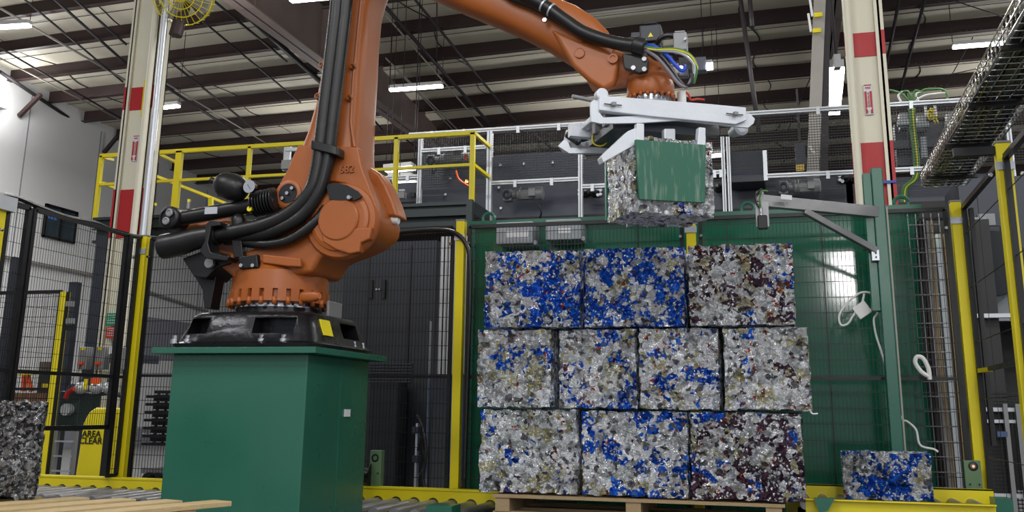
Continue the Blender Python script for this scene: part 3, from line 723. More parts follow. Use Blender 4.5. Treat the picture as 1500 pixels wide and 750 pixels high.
# gear motors
def motor(x, y, L, Y, lab, leg=False, orange=False, tilt=-.03, drop=0):
    """gear motor, axis along x, centre of can at pixel x,y, length in pixels"""
    u = PXM * Y; c = W(x, y, Y); d = Vector((1, 0, 0))
    t = thing('gear_motor', c, lab, 'motor', 'gear motors on the casings')
    s = MB().lathe(c - d * L * .25 * u, d, [(0, .1), (.01, 9.5 * u), (L * .5 * u, 9.5 * u), (L * .52 * u, 10.5 * u), (L * .72 * u, 10 * u), (L * .76 * u, 6 * u)], 24); s.build('motor_can', M_gm, t)
    s = MB()
    for k in range(9):
        a = -.9 + k * .22
        s.box((c.x - L * .2 * u, c.y - 9.8 * u * math.cos(a) - .004, c.z + 9.8 * u * math.sin(a) - .004), (c.x + L * .12 * u, c.y - 9 * u * math.cos(a), c.z + 9.8 * u * math.sin(a) + .004))
    s.build('cooling_fins', M_gm, t)
    MB().box((c.x + .05 * L * u, c.y - 12.4 * u, c.z - 6 * u), (c.x + .28 * L * u, c.y - 6 * u, c.z + 8 * u)).build('terminal_box', M_gm, t, bevel=.008)
    MB().lathe(c - d * L * .25 * u, -d, [(0, 9 * u), (.04, 9.6 * u), (.07, 6 * u), (.16, 5.5 * u)], 20).build('flange', M_gm, t)
    gx = c - d * (L * .25 * u + .14)
    MB().box((gx.x - 11 * u, c.y - 8 * u, c.z - 11 * u), (gx.x + 2 * u, c.y + 8 * u, c.z + 8 * u)).build('gearbox', M_gm, t, bevel=.02, seg=3)
    MB().lathe(Vector((gx.x - 4 * u, c.y - 8 * u, c.z - 2 * u)), -EY, [(0, 7 * u), (.03, 6.6 * u), (.035, 4.4 * u), (.02, 3.2 * u)], 20).build('output_cover', M_dk, t)
    if orange: MB().box((c.x + .36 * L * u, c.y - 10.6 * u, c.z - 4 * u), (c.x + .44 * L * u, c.y - 9.6 * u, c.z + 4 * u)).build('orange_label', M_org, t)
    if leg:
        MB().bar(Vector((gx.x - 8 * u, c.y, c.z - 8 * u)), Vector((gx.x - 2 * u, c.y, c.z - 20 * u)), .03, .05, EY).build('torque_arm', M_gm, t)
        MB().bar(Vector((gx.x + 2 * u, c.y, c.z - 8 * u)), Vector((gx.x - 2 * u, c.y, c.z - 20 * u)), .03, .05, EY).build('torque_arm', M_gm, t)
    return t
motor(664, 234, 58, 12.85, 'grey gear motor with an orange mark behind the yellow railing', True, True)
motor(774, 284, 46, 12.85, 'grey gear motor on the casing right of the yellow railing')
motor(1180, 273, 40, 12.85, 'grey gear motor on the casing above the swing arm')
c = W(764, 296, 12.6); tag(MB().tube(smoothpath([W(788, 300, 12.6), W(793, 312, 12.6), W(786, 330, 12.7)]), .012, 6).build('motor_cable', M_rub), 'black cable hanging from the gear motor by the railing', 'cable')
tag(MB().tube(smoothpath([W(668, 250, 12.5), W(672, 262, 12.5), W(682, 270, 12.5), W(688, 273, 12.5)]), .014, 6).build('motor_cable', M_org), 'orange cable curving below the gear motor behind the railing', 'cable')
c = W(684, 266, 12.9); tag(MB().cyl(c, c - EY * .03, .02, 10).build('indicator_lamp', glow('orange_led', (255, 150, 60), 5)), 'small glowing orange indicator behind the railing', 'lamp')
# sensors at left of frame
t = thing('small_sensor', W(586, 285, 12.9), 'small grey drive unit low behind the railing near the robot', 'sensor'); bx(582, 281, 592, 290, 12.9, .1, M_gm, 'body', t); bx(584, 277, 592, 280, 12.9, .03, M_pap, 'sticker', t); bx(600, 282, 607, 288, 12.9, .1, M_bk, 'plug', t)
bx(560, 268, 614, 296, 13.3, .3, M_dk, 'casing_end', None, 'slate grey casing low behind the railing near the robot', 'casing')
bx(415, 212, 424, 250, 12.8, .05, M_al, 'aluminium_upright', None, 'thin aluminium upright just left of the robot arm', 'frame')
bx(412, 234, 430, 247, 12.7, .1, M_gm, 'sensor_box', None, 'grey sensor box beside the robot arm above the bellows', 'box')
tag(MB().bar(W(418, 219, 12.8), W(440, 219, 12.8), .05, .05).build('cross_bar_profile', M_al), 'thin aluminium cross bar meeting the robot arm edge', 'frame')
# aluminium guard frame with fine black mesh
t = thing('aluminium_guard_frame', W(716, 330, FRY), 'tall aluminium guard frame with fine black mesh behind the green wall', 'frame')
zt = W(900, 178, FRY).z; zm = W(900, 259, FRY).z
def fup(x, y0, y1, w=6, double=False):
    X = W(x, (y0 + y1) / 2, FRY).x; u = PXM * FRY; za, zb_ = W(x, y1, FRY).z, W(x, y0, FRY).z
    o = MB().box((X - w / 2 * u, FRY, za), (X + w / 2 * u, FRY + .08, zb_))
    o.build('upright', M_al, t)
    MB().box((X - .008, FRY - .004, za), (X + .008, FRY, zb_)).build('slot', M_gm, t)
    return X
def fbar(x0, y0, x1, y1, w=6, z=None):
    p, q = W(x0, y0, FRY + .04), W(x1, y1, FRY + .04); zz = (p.z + q.z) / 2 if z is None else z; u = PXM * FRY
    MB().box((p.x, FRY + .01, zz - w / 2 * u), (q.x, FRY + .09, zz + w / 2 * u)).build('cross_bar', M_al, t)
    MB().box((p.x, FRY + .004, zz - .008), (q.x, FRY + .01, zz + .008)).build('slot', M_gm, t)
    for fx in (.3, .7):
        X = p.x + (q.x - p.x) * fx; MB().box((X - .022, FRY - .01, zz - .075), (X + .022, FRY + .004, zz + .025)).build('bracket', M_al, t)
X1 = fup(614, 200, 298); X2 = fup(716, 192, 330, 8); X3 = fup(850, 226, 330); X4 = fup(1060, 200, 310, 5); X5 = fup(1068, 200, 310, 5)
fbar(716, 192, 865, 182, z=zt); fbar(1100, 168, 1440, 147, z=zt); fbar(865, 182, 1100, 168, z=zt)
fbar(600, 200, 716, 193, z=zt); fbar(616, 222, 712, 215); fbar(716, 270, 850, 261, z=zm); fbar(1040, 262, 1064, 261, z=zm)
fbar(853, 273, 905, 272); fbar(1124, 262, 1430, 240); fbar(563, 262, 614, 258)
X6 = fup(1480, 120, 300)
fbar(1436, 147, 1520, 143, z=zt)
mm_ = MB(); wires(mm_, (X1, FRY + .05), (X6 + .4, FRY + .05), zm - .02, zt, .034, .034, .0048); mm_.build('fine_mesh', M_bk, t, fix=False)
# control gear right of the column behind the mesh
t = thing('valve_rack', W(1350, 240, 13.4), 'rack of grey valves and tangled green wires right of the cream column', 'valve rack')
bx(1312, 178, 1440, 240, 13.6, .2, M_dk2, 'back_plate', t)
for (x, y) in ((1318, 165), (1345, 168), (1388, 165)):
    bx(x, y, x + 12, y + 22, 13.3, .2, M_gm, 'valve_body', t); bx(x - 3, y + 10, x + 16, y + 18, 13.25, .1, M_bx, 'valve_cap', t)
bx(1350, 200, 1358, 230, 13.3, .1, M_bx, 'terminal', t); bx(1305, 205, 1390, 215, 13.35, .1, M_dk, 'rail', t)
for (a, b, c, m_) in (((1303, 132), (1320, 137), (1334, 150), M_gcab), ((1318, 136), (1330, 134), (1336, 150), M_gcab), ((1334, 150), (1340, 133), (1352, 136), M_gcab), ((1338, 150), (1352, 132), (1376, 130), M_gcab), ((1376, 130), (1385, 134), (1389, 150), M_gcab), ((1338, 150), (1355, 140), (1385, 136), M_wh), ((1320, 150), (1316, 140), (1322, 134), M_wh), ((1346, 150), (1342, 138), (1350, 135), M_wh)):
    MB().tube(smoothpath([W(*a, 13.3), W(*b, 13.3), W(*c, 13.3)]), .014, 6).build('wire', m_, t)
for dx in (-3, -1, 1, 3): MB().tube(smoothpath([W(1335 + dx, 148, 13.2), W(1338 + dx, 190, 13.2), W(1343 + dx, 240, 13.2), W(1340 + dx, 262, 13.2), W(1326 + dx, 275, 13.2), W(1324 + dx, 296, 13.2)]), .016, 6).build('wire_bundle', M_gcab if dx != 1 else M_ycab, t)
random.seed(3)
for k in range(8):
    x, y = 1358 + random.random() * 14, 158 + random.random() * 12; MB().tube(smoothpath([W(x, y, 13.2), W(x + random.uniform(-8, 8), y + 6, 13.2), W(x + random.uniform(-8, 8), y + 12, 13.2)]), .01, 5).build('wire', M_ycab, t)
for x in (1355, 1369): bx(x, 152, x + 3, 170, 13.15, .05, M_wh, 'white_duct', t)
# junction box hanging with cable and white tag near channel
t = thing('junction_box', W(1178, 240, 13), 'grey junction box hung behind the mesh left of the rafter', 'box')
bx(1165, 210, 1180, 240, 13, .12, M_dk, 'body', t); bx(1166, 241, 1178, 250, 13, .1, M_brass, 'brass_tail', t); bx(1168, 130, 1171, 210, 13.02, .03, M_rod, 'drop_conduit', t)
MB().prism([W(1184, 214, 12.9), W(1188, 213, 12.9), W(1195, 224, 12.9), W(1191, 226, 12.9)], (0, .01, 0)).build('white_tag', M_wh, t)

# ------------------------------------------------------------------ platform with yellow railing
RY = 11.9
t = thing('steel_platform', W(560, 320, RY), 'dark steel platform deck behind the robot under the yellow railing', 'platform')
xl = W(140, 320, RY).x; xr = W(692, 300, RY).x; zf = W(640, 298, RY).z
zb = W(640, 334, RY).z; h = zf - zb
s = MB().box((xl, RY, zf - .03), (xr, RY + .9, zf)).box((xl, RY, zf - h * .5), (xr, RY + .03, zf)).box((xl, RY - .06, zf - .04), (xr, RY, zf)).box((xl, RY - .06, zf - h * .55), (xr, RY, zf - h * .5)); s.build('channel_beam', M_dkg, t)
MB().box((xl, RY + .05, zb - .02), (xr, RY + .08, zf - h * .5)).box((xl, RY - .02, zb - .04), (xr, RY + .05, zb)).build('lower_beam', M_dkg, t)
xq = W(692, 300, RY).x; MB().box((xq - .06, RY - .07, zb - .1), (xq + .02, RY, zf + .02)).build('end_post', M_dkg, t)
MB().box((xq, RY, zf - h * .5), (xq + .03, RY + .9, zf)).build('end_channel', M_dkg, t)
t = thing('yellow_railing', W(560, 320, RY), 'yellow safety railing around the raised platform behind the robot', 'railing')
zt1 = W(640, 198, RY).z; zm1 = W(640, 244, RY).z
u = PXM * RY; ww = 7 * u
XA = W(148, 228, RY).x; XB = W(694, 200, RY).x
s = MB().bar((XA, RY, zt1), (XB + ww / 2, RY, zt1), ww, ww * .9); s.build('top_rail', M_ye, t)
MB().bar((XA, RY, zm1), (XB, RY, zm1), ww * .8, ww * .6).build('mid_rail', M_ye, t)
for x, w_ in ((148, .8), (262, 1.6), (365, .8), (580, .9), (692, 1)):
    X = W(x, 240, RY).x; MB().box((X - ww * w_ / 2, RY - ww / 2, zf - .05), (X + ww * w_ / 2, RY + ww / 2, zt1)).build('post', M_ye, t)
Yb = RY + .75
for z in (zt1, zm1): MB().bar((XB, RY, z), (XB, Yb, z), ww * .7, ww * .7).build('end_rail', M_ye, t)
MB().box((XB - ww / 2, Yb - ww / 2, zf - .1), (XB + ww / 2, Yb + ww / 2, zt1)).build('post', M_ye, t)
# stair rails falling away on the far side
X0 = W(225, 257, RY).x
for (x0, y0, x1, y1) in ((150, 230, 165, 234), (150, 268, 228, 300), (225, 257, 335, 300), (225, 222, 262, 240)):
    MB().bar(W(x0, y0, RY + .4), W(x1, y1, RY + 1.6), ww * .8, ww * .7).build('stair_rail', M_ye, t)
for x, y0, y1 in ((309, 290, 325),): MB().bar(W(x, y0, RY + 1.2), W(x, y1, RY + 1.2), ww, ww, EY).build('stair_post', M_ye, t)
# aluminium frame behind, left of the robot arm area: horizontal pale bar
# ------------------------------------------------------------------ wire cable tray
t = thing('wire_cable_tray', W(1450, 150, 7), 'long wire mesh cable tray climbing across the upper right corner', 'cable tray')
tz0 = 3.05; a = WZ(1354, 268, tz0)
XT = a.x
def TR(u_, w_, h_): return Vector((XT + w_, a.y + .15 - u_, tz0 + h_))
Lt = 5.6; Wt = .34; Ht = .12
s = MB()
n = int(Lt / .1)
for i in range(n):
    y = i * .1
    s.cyl(TR(y, 0, Ht), TR(y, 0, 0), .0045, 5); s.cyl(TR(y, 0, 0), TR(y, Wt, 0), .0045, 5); s.cyl(TR(y, Wt, 0), TR(y, Wt, Ht), .0045, 5)
for w_, h_ in ((0, Ht), (0, Ht * .5), (0, 0), (.07, 0), (.14, 0), (.21, 0), (.28, 0), (Wt, 0), (Wt, Ht * .5), (Wt, Ht)): s.cyl(TR(0, w_, h_), TR(Lt, w_, h_), .005, 5)
s.build('wire_basket', M_chr, t)
for k in range(18):
    w_ = .03 + .28 * (k / 17); mm_ = [M_rub, M_rub, M_dkg, M_ycab][(k * 7) % 4 if k % 4 == 1 else (k % 3)]
    MB().tube([TR(v * Lt / 14, w_ + .012 * math.sin(v * 1.7 + k * 2), .02 + (k % 2) * .02) for v in range(15)], .017, 6).build('cable', mm_ if k not in (5, 9) else M_ycab, t)
for k in range(6): 
    y = .4 + k * 1.0; MB().box((XT - .02, a.y + .15 - y - .02, tz0 - .03), (XT + Wt + .02, a.y + .15 - y + .02, tz0 - .006)).build('support_bracket', M_bk, t)
for y in (): MB().cyl(TR(y, -.03, 0), Vector((XT - .03, TR(y, 0, 0).y, roofz(XT, a.y))), .01, 6).build('hanger', M_rod, t)
# bracket from post to tray
q_ = yr[1]; tag(MB().bar((XT - .1, q_, FT + .06), (XR + .05, q_, FT + .06), .05, .05).build('tray_bracket', M_bk), 'black bracket joining the yellow post to the cable tray', 'bracket')
# cable tray drop: vertical open ladder at the right of the green wall
t = thing('vertical_wire_tray', W(1365, 600, 8.3), 'vertical wire tray dropping beside the right end of the green wall', 'cable tray')
x0 = W(1345, 500, 8.3).x; x1 = W(1392, 500, 8.3).x
s = MB()
for k in range(22): z = .35 + k * .11; s.cyl((x0, 8.3, z), (x1, 8.3, z), .005, 5)
for k in range(5): x = x0 + (x1 - x0) * k / 4; s.cyl((x, 8.31, .3), (x, 8.31, 2.75), .004, 5)
s.build('wire_ladder', M_gm, t)
for k, mm_ in enumerate((M_rub, M_bk, M_pur, M_gm, M_wd2)): 
    x = x0 + .06 + (x1 - x0 - .1) * k / 5; MB().tube([(x + .01 * math.sin(v), 8.36, .3 + v * .3) for v in range(9)], .016, 6).build('cable', mm_, t)

# ------------------------------------------------------------------ machine beyond the right side fence
Y = 9.6
t = thing('dark_machine', (W(1450, 400, Y).x, Y, 0), 'dark slate machine body standing beyond the right side fence', 'machine')
bx(1412, 255, 1700, 470, Y, .8, M_dk, 'upper_body', t); bx(1425, 330, 1470, 395, Y - .1, .1, M_dk2, 'round_guard', t, bevel=.02)
bx(1425, 318, 1445, 336, Y - .12, .1, M_bx, 'pale_block', t); bx(1433, 313, 1458, 330, Y - .04, .03, M_gm, 'pale_block', t)
bx(1400, 470, 1700, 720, Y + .6, .2, mat('black_backing', (24, 25, 27), .6), 'lower_backing', t)
MB().bar(W(1418, 410, Y - .2), W(1448, 440, Y - .2), .12, .08, EY).build('brace_arm', M_dkg, t); MB().bar(W(1448, 440, Y - .2), W(1490, 400, Y - .2), .12, .08, EY).build('brace_arm', M_dkg, t)
bx(1440, 405, 1456, 480, Y - .22, .1, M_bk, 'column', t)
bx(1424, 398, 1440, 470, Y - .05, .05, M_gm, 'white_panel', t); bx(1458, 398, 1476, 470, Y - .05, .05, M_bx, 'white_panel', t)
MB().cyl(W(1452, 385, Y - .1), W(1452, 385, Y - .3), .28, 32).build('drive_wheel', M_dk2, t)
t = thing('aluminium_machine_frame', (W(1470, 600, 9).x, 9, 0), 'aluminium frame with rails low beyond the right side fence', 'frame')
for (x0, y0, x1, y1) in ((1418, 458, 1700, 464), (1420, 598, 1700, 604), (1422, 616, 1700, 621), (1430, 726, 1700, 732)): bx(x0, y0, x1, y1, 9.1, .06, M_al, 'rail', t)
for (x, w_) in ((1470, 5), (1488, 5)):
    X = W(x, 600, 9.05).x; MB().box((X, 9.05, 0), (X + w_ * PXM * 9, 9.1, 1.3)).build('upright', M_gm, t)
s = MB(); wires(s, (W(1420, 600, 9.2).x, 9.2), (W(1700, 600, 9.2).x, 9.2), .2, 1.4, .03, .03, .006); s.build('fine_mesh', M_bk, t, fix=False)
bx(1461, 632, 1476, 640, 9.0, .05, mat('blue_screen_glass', (70, 90, 130), .3), 'small_display', t)
# ================================================================== PEDESTAL
YP = 6.0
xa = W(250, 560, YP).x; xb = W(449, 560, YP).x; SZ = xb - xa
zp1 = W(380, 508, YP - .1).z; zp0 = zp1 - .04
PCX = (xa + xb) / 2; PCY = YP + SZ / 2
t = thing('robot_pedestal', (PCX, PCY, 0), 'large green painted steel pedestal carrying the robot', 'pedestal')
MB().box((xa, YP, 0), (xb, YP + SZ, zp0)).build('column_box', M_gr, t, bevel=.008)
MB().box((xa - .10, YP - .10, zp0), (xb + .10, YP + SZ + .10, zp1)).build('top_plate', M_gr, t, bevel=.003)
s = MB(); s.box((xb - .001, YP + SZ * .52, 0), (xb + .006, YP + SZ * .53, zp0)); s.build('weld_seam', M_gr, t)
MB().box((xb, YP + SZ * .6, W(539, 600, YP + SZ * .6).z - .05), (xb + .012, YP + SZ * .68, W(539, 600, YP + SZ * .6).z)).build('label_plate', M_pap, t)

# ================================================================== ROBOT
RY0 = PCY                         # depth of the robot's axis
AX = PCX + .0
rob = thing('palletizing_robot', (AX, RY0, zp1), 'big orange industrial robot arm on the green pedestal', 'robot')
# --- black cast base frame
zb0 = zp1; zb1 = W(430, 446, RY0 - .36).z; H = zb1 - zb0
def sq(z, r, e): return ((AX, RY0, z), (r, 0, 0), (0, r, 0), e)
s = MB().loft([sq(zb0, .545, 9), sq(zb0 + .03, .55, 9), sq(zb0 + .045, .525, 8), sq(zb0 + H * .5, .485, 7), sq(zb0 + H * .74, .462, 7), sq(zb0 + H * .82, .44, 6), sq(zb0 + H * .85, .38, 3.4), sq(zb0 + H * .83, .315, 2), sq(zb1, .305, 2)], 72)
base = s.build('base_casting', M_bkg, rob)
cut = []
def cutter(lo, hi):
    o = MB().box(lo, hi).build('cutter', M_bk); cut.append(o)
    b = base.modifiers.new('opening', 'BOOLEAN'); b.object = o; b.operation = 'DIFFERENCE'; b.solver = 'EXACT'
z0c, z1c = zb0 + H * .32, zb0 + H * .68
cutter((AX + .08, RY0 - .7, z0c), (AX + .38, RY0 - .36, z1c)); cutter((AX - .42, RY0 - .7, z0c), (AX - .26, RY0 - .32, z1c))
cutter((AX + .34, RY0 + .02, z0c), (AX + .7, RY0 + .3, z1c))
b = base.modifiers.new('edge', 'BEVEL'); b.width = .012; b.segments = 2; b.limit_method = 'ANGLE'; b.angle_limit = R_(40)
dg = bpy.context.evaluated_depsgraph_get(); dg.update()
nm = bpy.data.meshes.new_from_object(base.evaluated_get(dg)); base.modifiers.clear(); base.data = nm
for o in cut: bpy.data.objects.remove(o)
s = MB().loft([((AX - .08, RY0 - .44, zb0 + H * .25), (.09, 0, 0), (0, .07, 0), 4), ((AX - .08, RY0 - .38, zb0 + H * .82), (.075, 0, 0), (0, .05, 0), 4)], 24)
s.build('front_rib', M_bkg, rob)
s = MB().lathe((AX, RY0, zb1 - .01), EZ, [(0, .30), (.02, .30), (.022, .27), (.045, .27)], 48); s.build('bearing_ring', M_chr, rob)
for (dx, dy) in ((-.5, -.5), (-.4, -.5), (.16, -.505), (.32, -.505), (.505, .2), (.505, .35)):
    s = MB().cyl((AX + dx, RY0 + dy, zb0 + .03), (AX + dx, RY0 + dy, zb0 + .06), .028, 14); s.cyl((AX + dx, RY0 + dy, zb0 + .06), (AX + dx, RY0 + dy, zb0 + .085), .016, 6); s.build('anchor_bolt', M_chr, rob)
p = W(518, 478, RY0 - .1); n_ = Vector((1, 0, .28))
st = MB().hexa([(AX + .49, RY0 - .3, zb0 + H * .32), (AX + .512, RY0 - .3, zb0 + H * .32), (AX + .512, RY0 - .16, zb0 + H * .32), (AX + .49, RY0 - .16, zb0 + H * .32), (AX + .45, RY0 - .3, zb0 + H * .68), (AX + .477, RY0 - .3, zb0 + H * .68), (AX + .477, RY0 - .16, zb0 + H * .68), (AX + .45, RY0 - .16, zb0 + H * .68)]).build('warning_sticker', M_ye, rob)
MB().box((AX + .38, RY0 - .02, zb1 - .06), (AX + .40, RY0 + .2, zb1 + .06)).build('connector_plate', M_gm, rob, bevel=.005)
# --- turntable
zt0 = zb1 + .03; TR_ = .355
ztf = W(418, 404, RY0 - TR_).z
s = MB().lathe((AX, RY0, zt0), EZ, [(0, TR_ - .01), (.005, TR_), (.03, TR_), (.035, TR_ - .04), (.085, TR_ - .04), (.09, TR_ - .01), (ztf - zt0, TR_ - .012), (ztf - zt0 + .055, TR_ - .014), (ztf - zt0 + .065, TR_ - .03), (ztf - zt0 + .12, TR_ - .07)], 64)
s.build('turntable', M_or, rob)
s = MB()
for k in range(24):
    a = k * math.pi / 12; d = Vector((math.cos(a), math.sin(a), 0)); tg = Vector((-d.y, d.x, 0)); c = Vector((AX, RY0, 0)) + d * (TR_ - .022)
    s.bar(c + EZ * (zt0 + .03), c + EZ * (zt0 + .09), .04, .058, tg)
s.build('turntable_ribs', M_or, rob)
for k in range(24):
    a = (k + .5) * math.pi / 12; d = Vector((math.cos(a), math.sin(a), 0)); c = Vector((AX, RY0, zt0)) + d * (TR_ - .002)
    MB().cyl(c + EZ * .032, c - EZ * .022, .017, 8).build('turntable_bolt', M_ord, rob)
c = Vector((AX + .30, RY0 - .22, zt0 + .035)); MB().loft([(c, (.02, .02, 0), (0, 0, .035), 2.5), (c + Vector((.1, -.03, 0)), (.02, .02, 0), (0, 0, .036), 2.5), (c + Vector((.14, -.04, 0)), (.01, .01, 0), (0, 0, .02), 2)], 16).build('stop_lug', M_or, rob)
# --- rotating column housing (shapes measured in the robot's own plane)
YF = RY0 - .30
def pp(pts, Y): return [W(x, y, Y) for x, y in pts]
def plate(pts, Y0, th, name, m, bevel=.01, seg=3, parent=rob):
    return MB().prism(pp(pts, Y0), EY * th).build(name, m, parent, bevel=bevel, seg=seg)
body = [(338, 404), (318, 388), (304, 378), (300, 368), (312, 362), (345, 372), (380, 360), (420, 330), (450, 300), (480, 262), (520, 245), (556, 250), (568, 270), (579, 295), (585, 318), (583, 332), (576, 342), (562, 352), (542, 361), (520, 367), (492, 371), (468, 378), (455, 400), (345, 412)]
body = [(x - 36 * max(0, min(1, (x - 470) / 60)), y) for x, y in body]
plate(body, YF + .04, .5, 'rotating_column', M_or, .08, 6)
s = MB().lathe(W(418, 392, RY0 - .0), EZ, [(-.12, .30), (.0, .29), (.06, .25), (.1, .17)], 40); s.build('column_skirt', M_or, rob)
# second cheek, inner disc around the joint
hub = W(498, 322, YF)
MB().lathe(hub + EY * .08, -EY, [(0, .27), (.05, .27), (.07, .255), (.075, .22), (.09, .215), (.10, .19)], 56).build('joint_disc', M_or, rob)
plate([(470, 338), (545, 332), (541, 350), (528, 356), (526, 369), (512, 372), (492, 366), (472, 354)], YF - .03, .08, 'joint_lug', M_or, .012)
MB().lathe(hub - EY * .02, -EY, [(0, .15), (.012, .15), (.02, .14)], 40).build('joint_cap', M_or, rob)
plate([(384, 372), (384, 385), (420, 390), (440, 391), (440, 378), (420, 376)], YF - .02, .04, 'casting_rib', M_or, .01)
# --- link arm shaft, lofted rings
def st_(xl, xr, y, hd, e=4.5, dy=0):
    a, b = W(xl, y, RY0 - .22), W(xr, y, RY0 - .22); return ((a + b) / 2 + EY * (.22 + dy), (b - a) / 2, (0, hd, 0), e)
_st = st_
def st_(xl, xr, y, hd, e=4.0, dy=0): return _st(xl, xr - 34, y, hd, e, dy)
sh = [st_(548, 640, -150, .14), st_(515, 618, -110, .17), st_(497, 590, -60, .19), st_(486, 574, -20, .2), st_(480, 567, 5, .2), st_(472, 563, 50, .2), st_(464, 560, 100, .21), st_(454, 557, 150, .21), st_(443, 555, 190, .22), st_(432, 554, 220, .235), st_(424, 555, 245, .25), st_(430, 557, 262, .25), st_(452, 556, 275, .24)]
arm = MB().loft(sh, 64).build('link_arm', M_or, rob)
# front cheeks of the arm
cheek = [(437, 212), (430, 226), (421, 248), (411, 266), (404, 282), (402, 292), (406, 302), (416, 307), (428, 303), (442, 290), (456, 276), (474, 267), (490, 266), (506, 269), (524, 277), (538, 286), (540, 294), (545, 310), (541, 330), (533, 345), (540, 352), (550, 325), (551, 300), (540, 270), (530, 245), (524, 215)]
plate(cheek, YF + .02, .09, 'front_cheek', M_or, .012)
plate(cheek, RY0 + .2, .09, 'rear_cheek', M_or, .012)
ec = W(423, 284, YF + .02)
MB().lathe(ec + EY * .02, -EY, [(0, .10), (.03, .098), (.034, .08)], 28).build('pivot_boss', M_or, rob)
pvd = MB().lathe(ec - EY * .012, -EY, [(0, .074), (.004, .07)], 24).build('pivot_disc', M_bk, rob)
s = MB()
for k in range(3): c = ec + Vector((-.035 + .035 * k, -.018, -.035 + .035 * k)); s.cyl(c, c - EY * .015, .013, 8)
s.build('pivot_bolts', M_chr, pvd)
# arch opening drawn as a black plate, its darkness put into the colour
plate([(478, 270), (492, 268), (508, 271), (524, 280), (530, 288), (520, 293), (496, 293), (482, 292)], YF - .045, .02, 'arch_opening', M_bk, .0)
c = W(513, 290, YF - .045); MB().cyl(c, c - EY * .03, .014, 8).build('arch_bolt', M_chr, rob)
# arm front detail: raised side rim, screws
s = MB()
for (x, y) in ((473, 96), (518, 98), (467, 142), (513, 144)):
    c = W(x, y, RY0 - .205); s.lathe(c, -EY, [(0, .026), (.02, .026), (.03, .02), (.03, .012), (.02, .01)], 18)
s.build('mount_boss', M_or, rob)
s = MB()
for (x, y) in ((473, 96), (518, 98), (467, 142), (513, 144)):
    c = W(x, y, RY0 - .232); s.cyl(c, c - EY * .006, .009, 10)
s.build('boss_screw', M_bk, rob)
MB().loft([(W(x, y, RY0 - .205), (.012, 0, 0), (0, .012, 0), 2) for x, y in ((531, -20), (523, 60), (517, 120), (514, 180), (519, 215))], 12).build('arm_ridge', M_or, rob)
# raised mark
text('682', 'cast_marking', W(508, 248, YF + .012), .075, M_or, rob, depth=.004)
# white plug
c = W(570, 322, YF + .4); MB().cyl(c - EX * .0, c + Vector((.075, 0, -.004)), .034, 20).build('white_bumper', M_wh, rob, bevel=.006)
plate([(535, 240), (556, 254), (566, 270), (577, 296), (584, 318), (560, 316), (535, 320)], YF + .34, .2, 'column_horn', M_or, .025)
# --- gas spring counterbalance
def cyl2(x0, y0, x1, y1, r0, r1, Y0, Y1, name, m, n=28): 
    return MB().cyl(W(x0, y0, Y0), W(x1, y1, Y1), r0, n, r1).build(name, m, rob, bevel=.004)
YG = YF - .02
cyl2(256, 322, 372, 300, .052, .052, YG, YG, 'spring_cylinder', M_bk)
c = W(256, 321, YG); MB().lathe(c + EY * .08, -EY, [(0, .075), (.01, .082), (.15, .082), (.16, .075), (.165, .06), (.155, .055)], 36).build('spring_end_eye', M_bk, rob)
s = MB()
for dx, dz in ((.01, .03), (-.012, -.028)): cc = c - EY * .08 + Vector((dx, 0, dz)); s.lathe(cc, -EY, [(0, .028), (.012, .028), (.016, .02), (.01, .014)], 20)
s.build('end_eye_screws', M_gm, rob)
d = (W(405, 293, YG) - W(372, 300, YG)); s = MB(); prof = []; L = d.length
for k in range(8): prof += [(L * (k + .1) / 8, .064), (L * (k + .35) / 8, .092), (L * (k + .65) / 8, .092), (L * (k + .9) / 8, .064)]
s.lathe(W(372, 300, YG), d, prof, 32).build('bellows', M_rub, rob, smooth=False)
ac, ad = W(341, 274, YG - .04), (W(362, 281, YG - .04) - W(314, 266, YG - .04)).normalized()
MB().lathe(ac - ad * .13, ad, [(-.06, .014), (-.06, .024), (-.01, .024), (-.005, .05), (.02, .075), (.06, .092), (.12, .098), (.18, .092), (.22, .075), (.245, .04), (.25, .0)], 32).build('accumulator', M_bk, rob)
c = W(367, 274, YG - .1); gcs = MB().lathe(c + EY * .03, -EY, [(0, .038), (.04, .04), (.045, .046), (.05, .046), (.05, .038)], 28).build('gauge_case', M_chr, rob)
gf = MB().lathe(c - EY * .015, -EY, [(0, .038), (.003, .036)], 28).build('gauge_dial', M_wh, gcs)
MB().bar(c - EY * .021 + Vector((-.012, 0, .015)), c - EY * .021 + Vector((.012, 0, -.018)), .004, .002, EY).build('gauge_needle', M_bk, gcs)
MB().box((W(307, 306, YG).x, YG - .06, W(307, 316, YG).z), (W(325, 306, YG).x, YG - .05, W(307, 306, YG).z)).build('spring_label', M_al, rob)
c = W(368, 307, YG - .05); MB().cyl(c, c - EY * .03, .018, 16).build('yellow_cap', M_ye, rob)
c = W(276, 306, YG); MB().cyl(c, c + EZ * .05, .014, 12).build('valve_stem', M_gm, rob); MB().cyl(c + EZ * .05, c + EZ * .07, .013, 12).build('yellow_cap', M_ye, rob)
MB().lathe(W(350, 322, YG), EZ, [(-.05, .05), (0, .055), (.03, .04), (.05, .01)], 24).build('dome_nut', M_bk, rob)
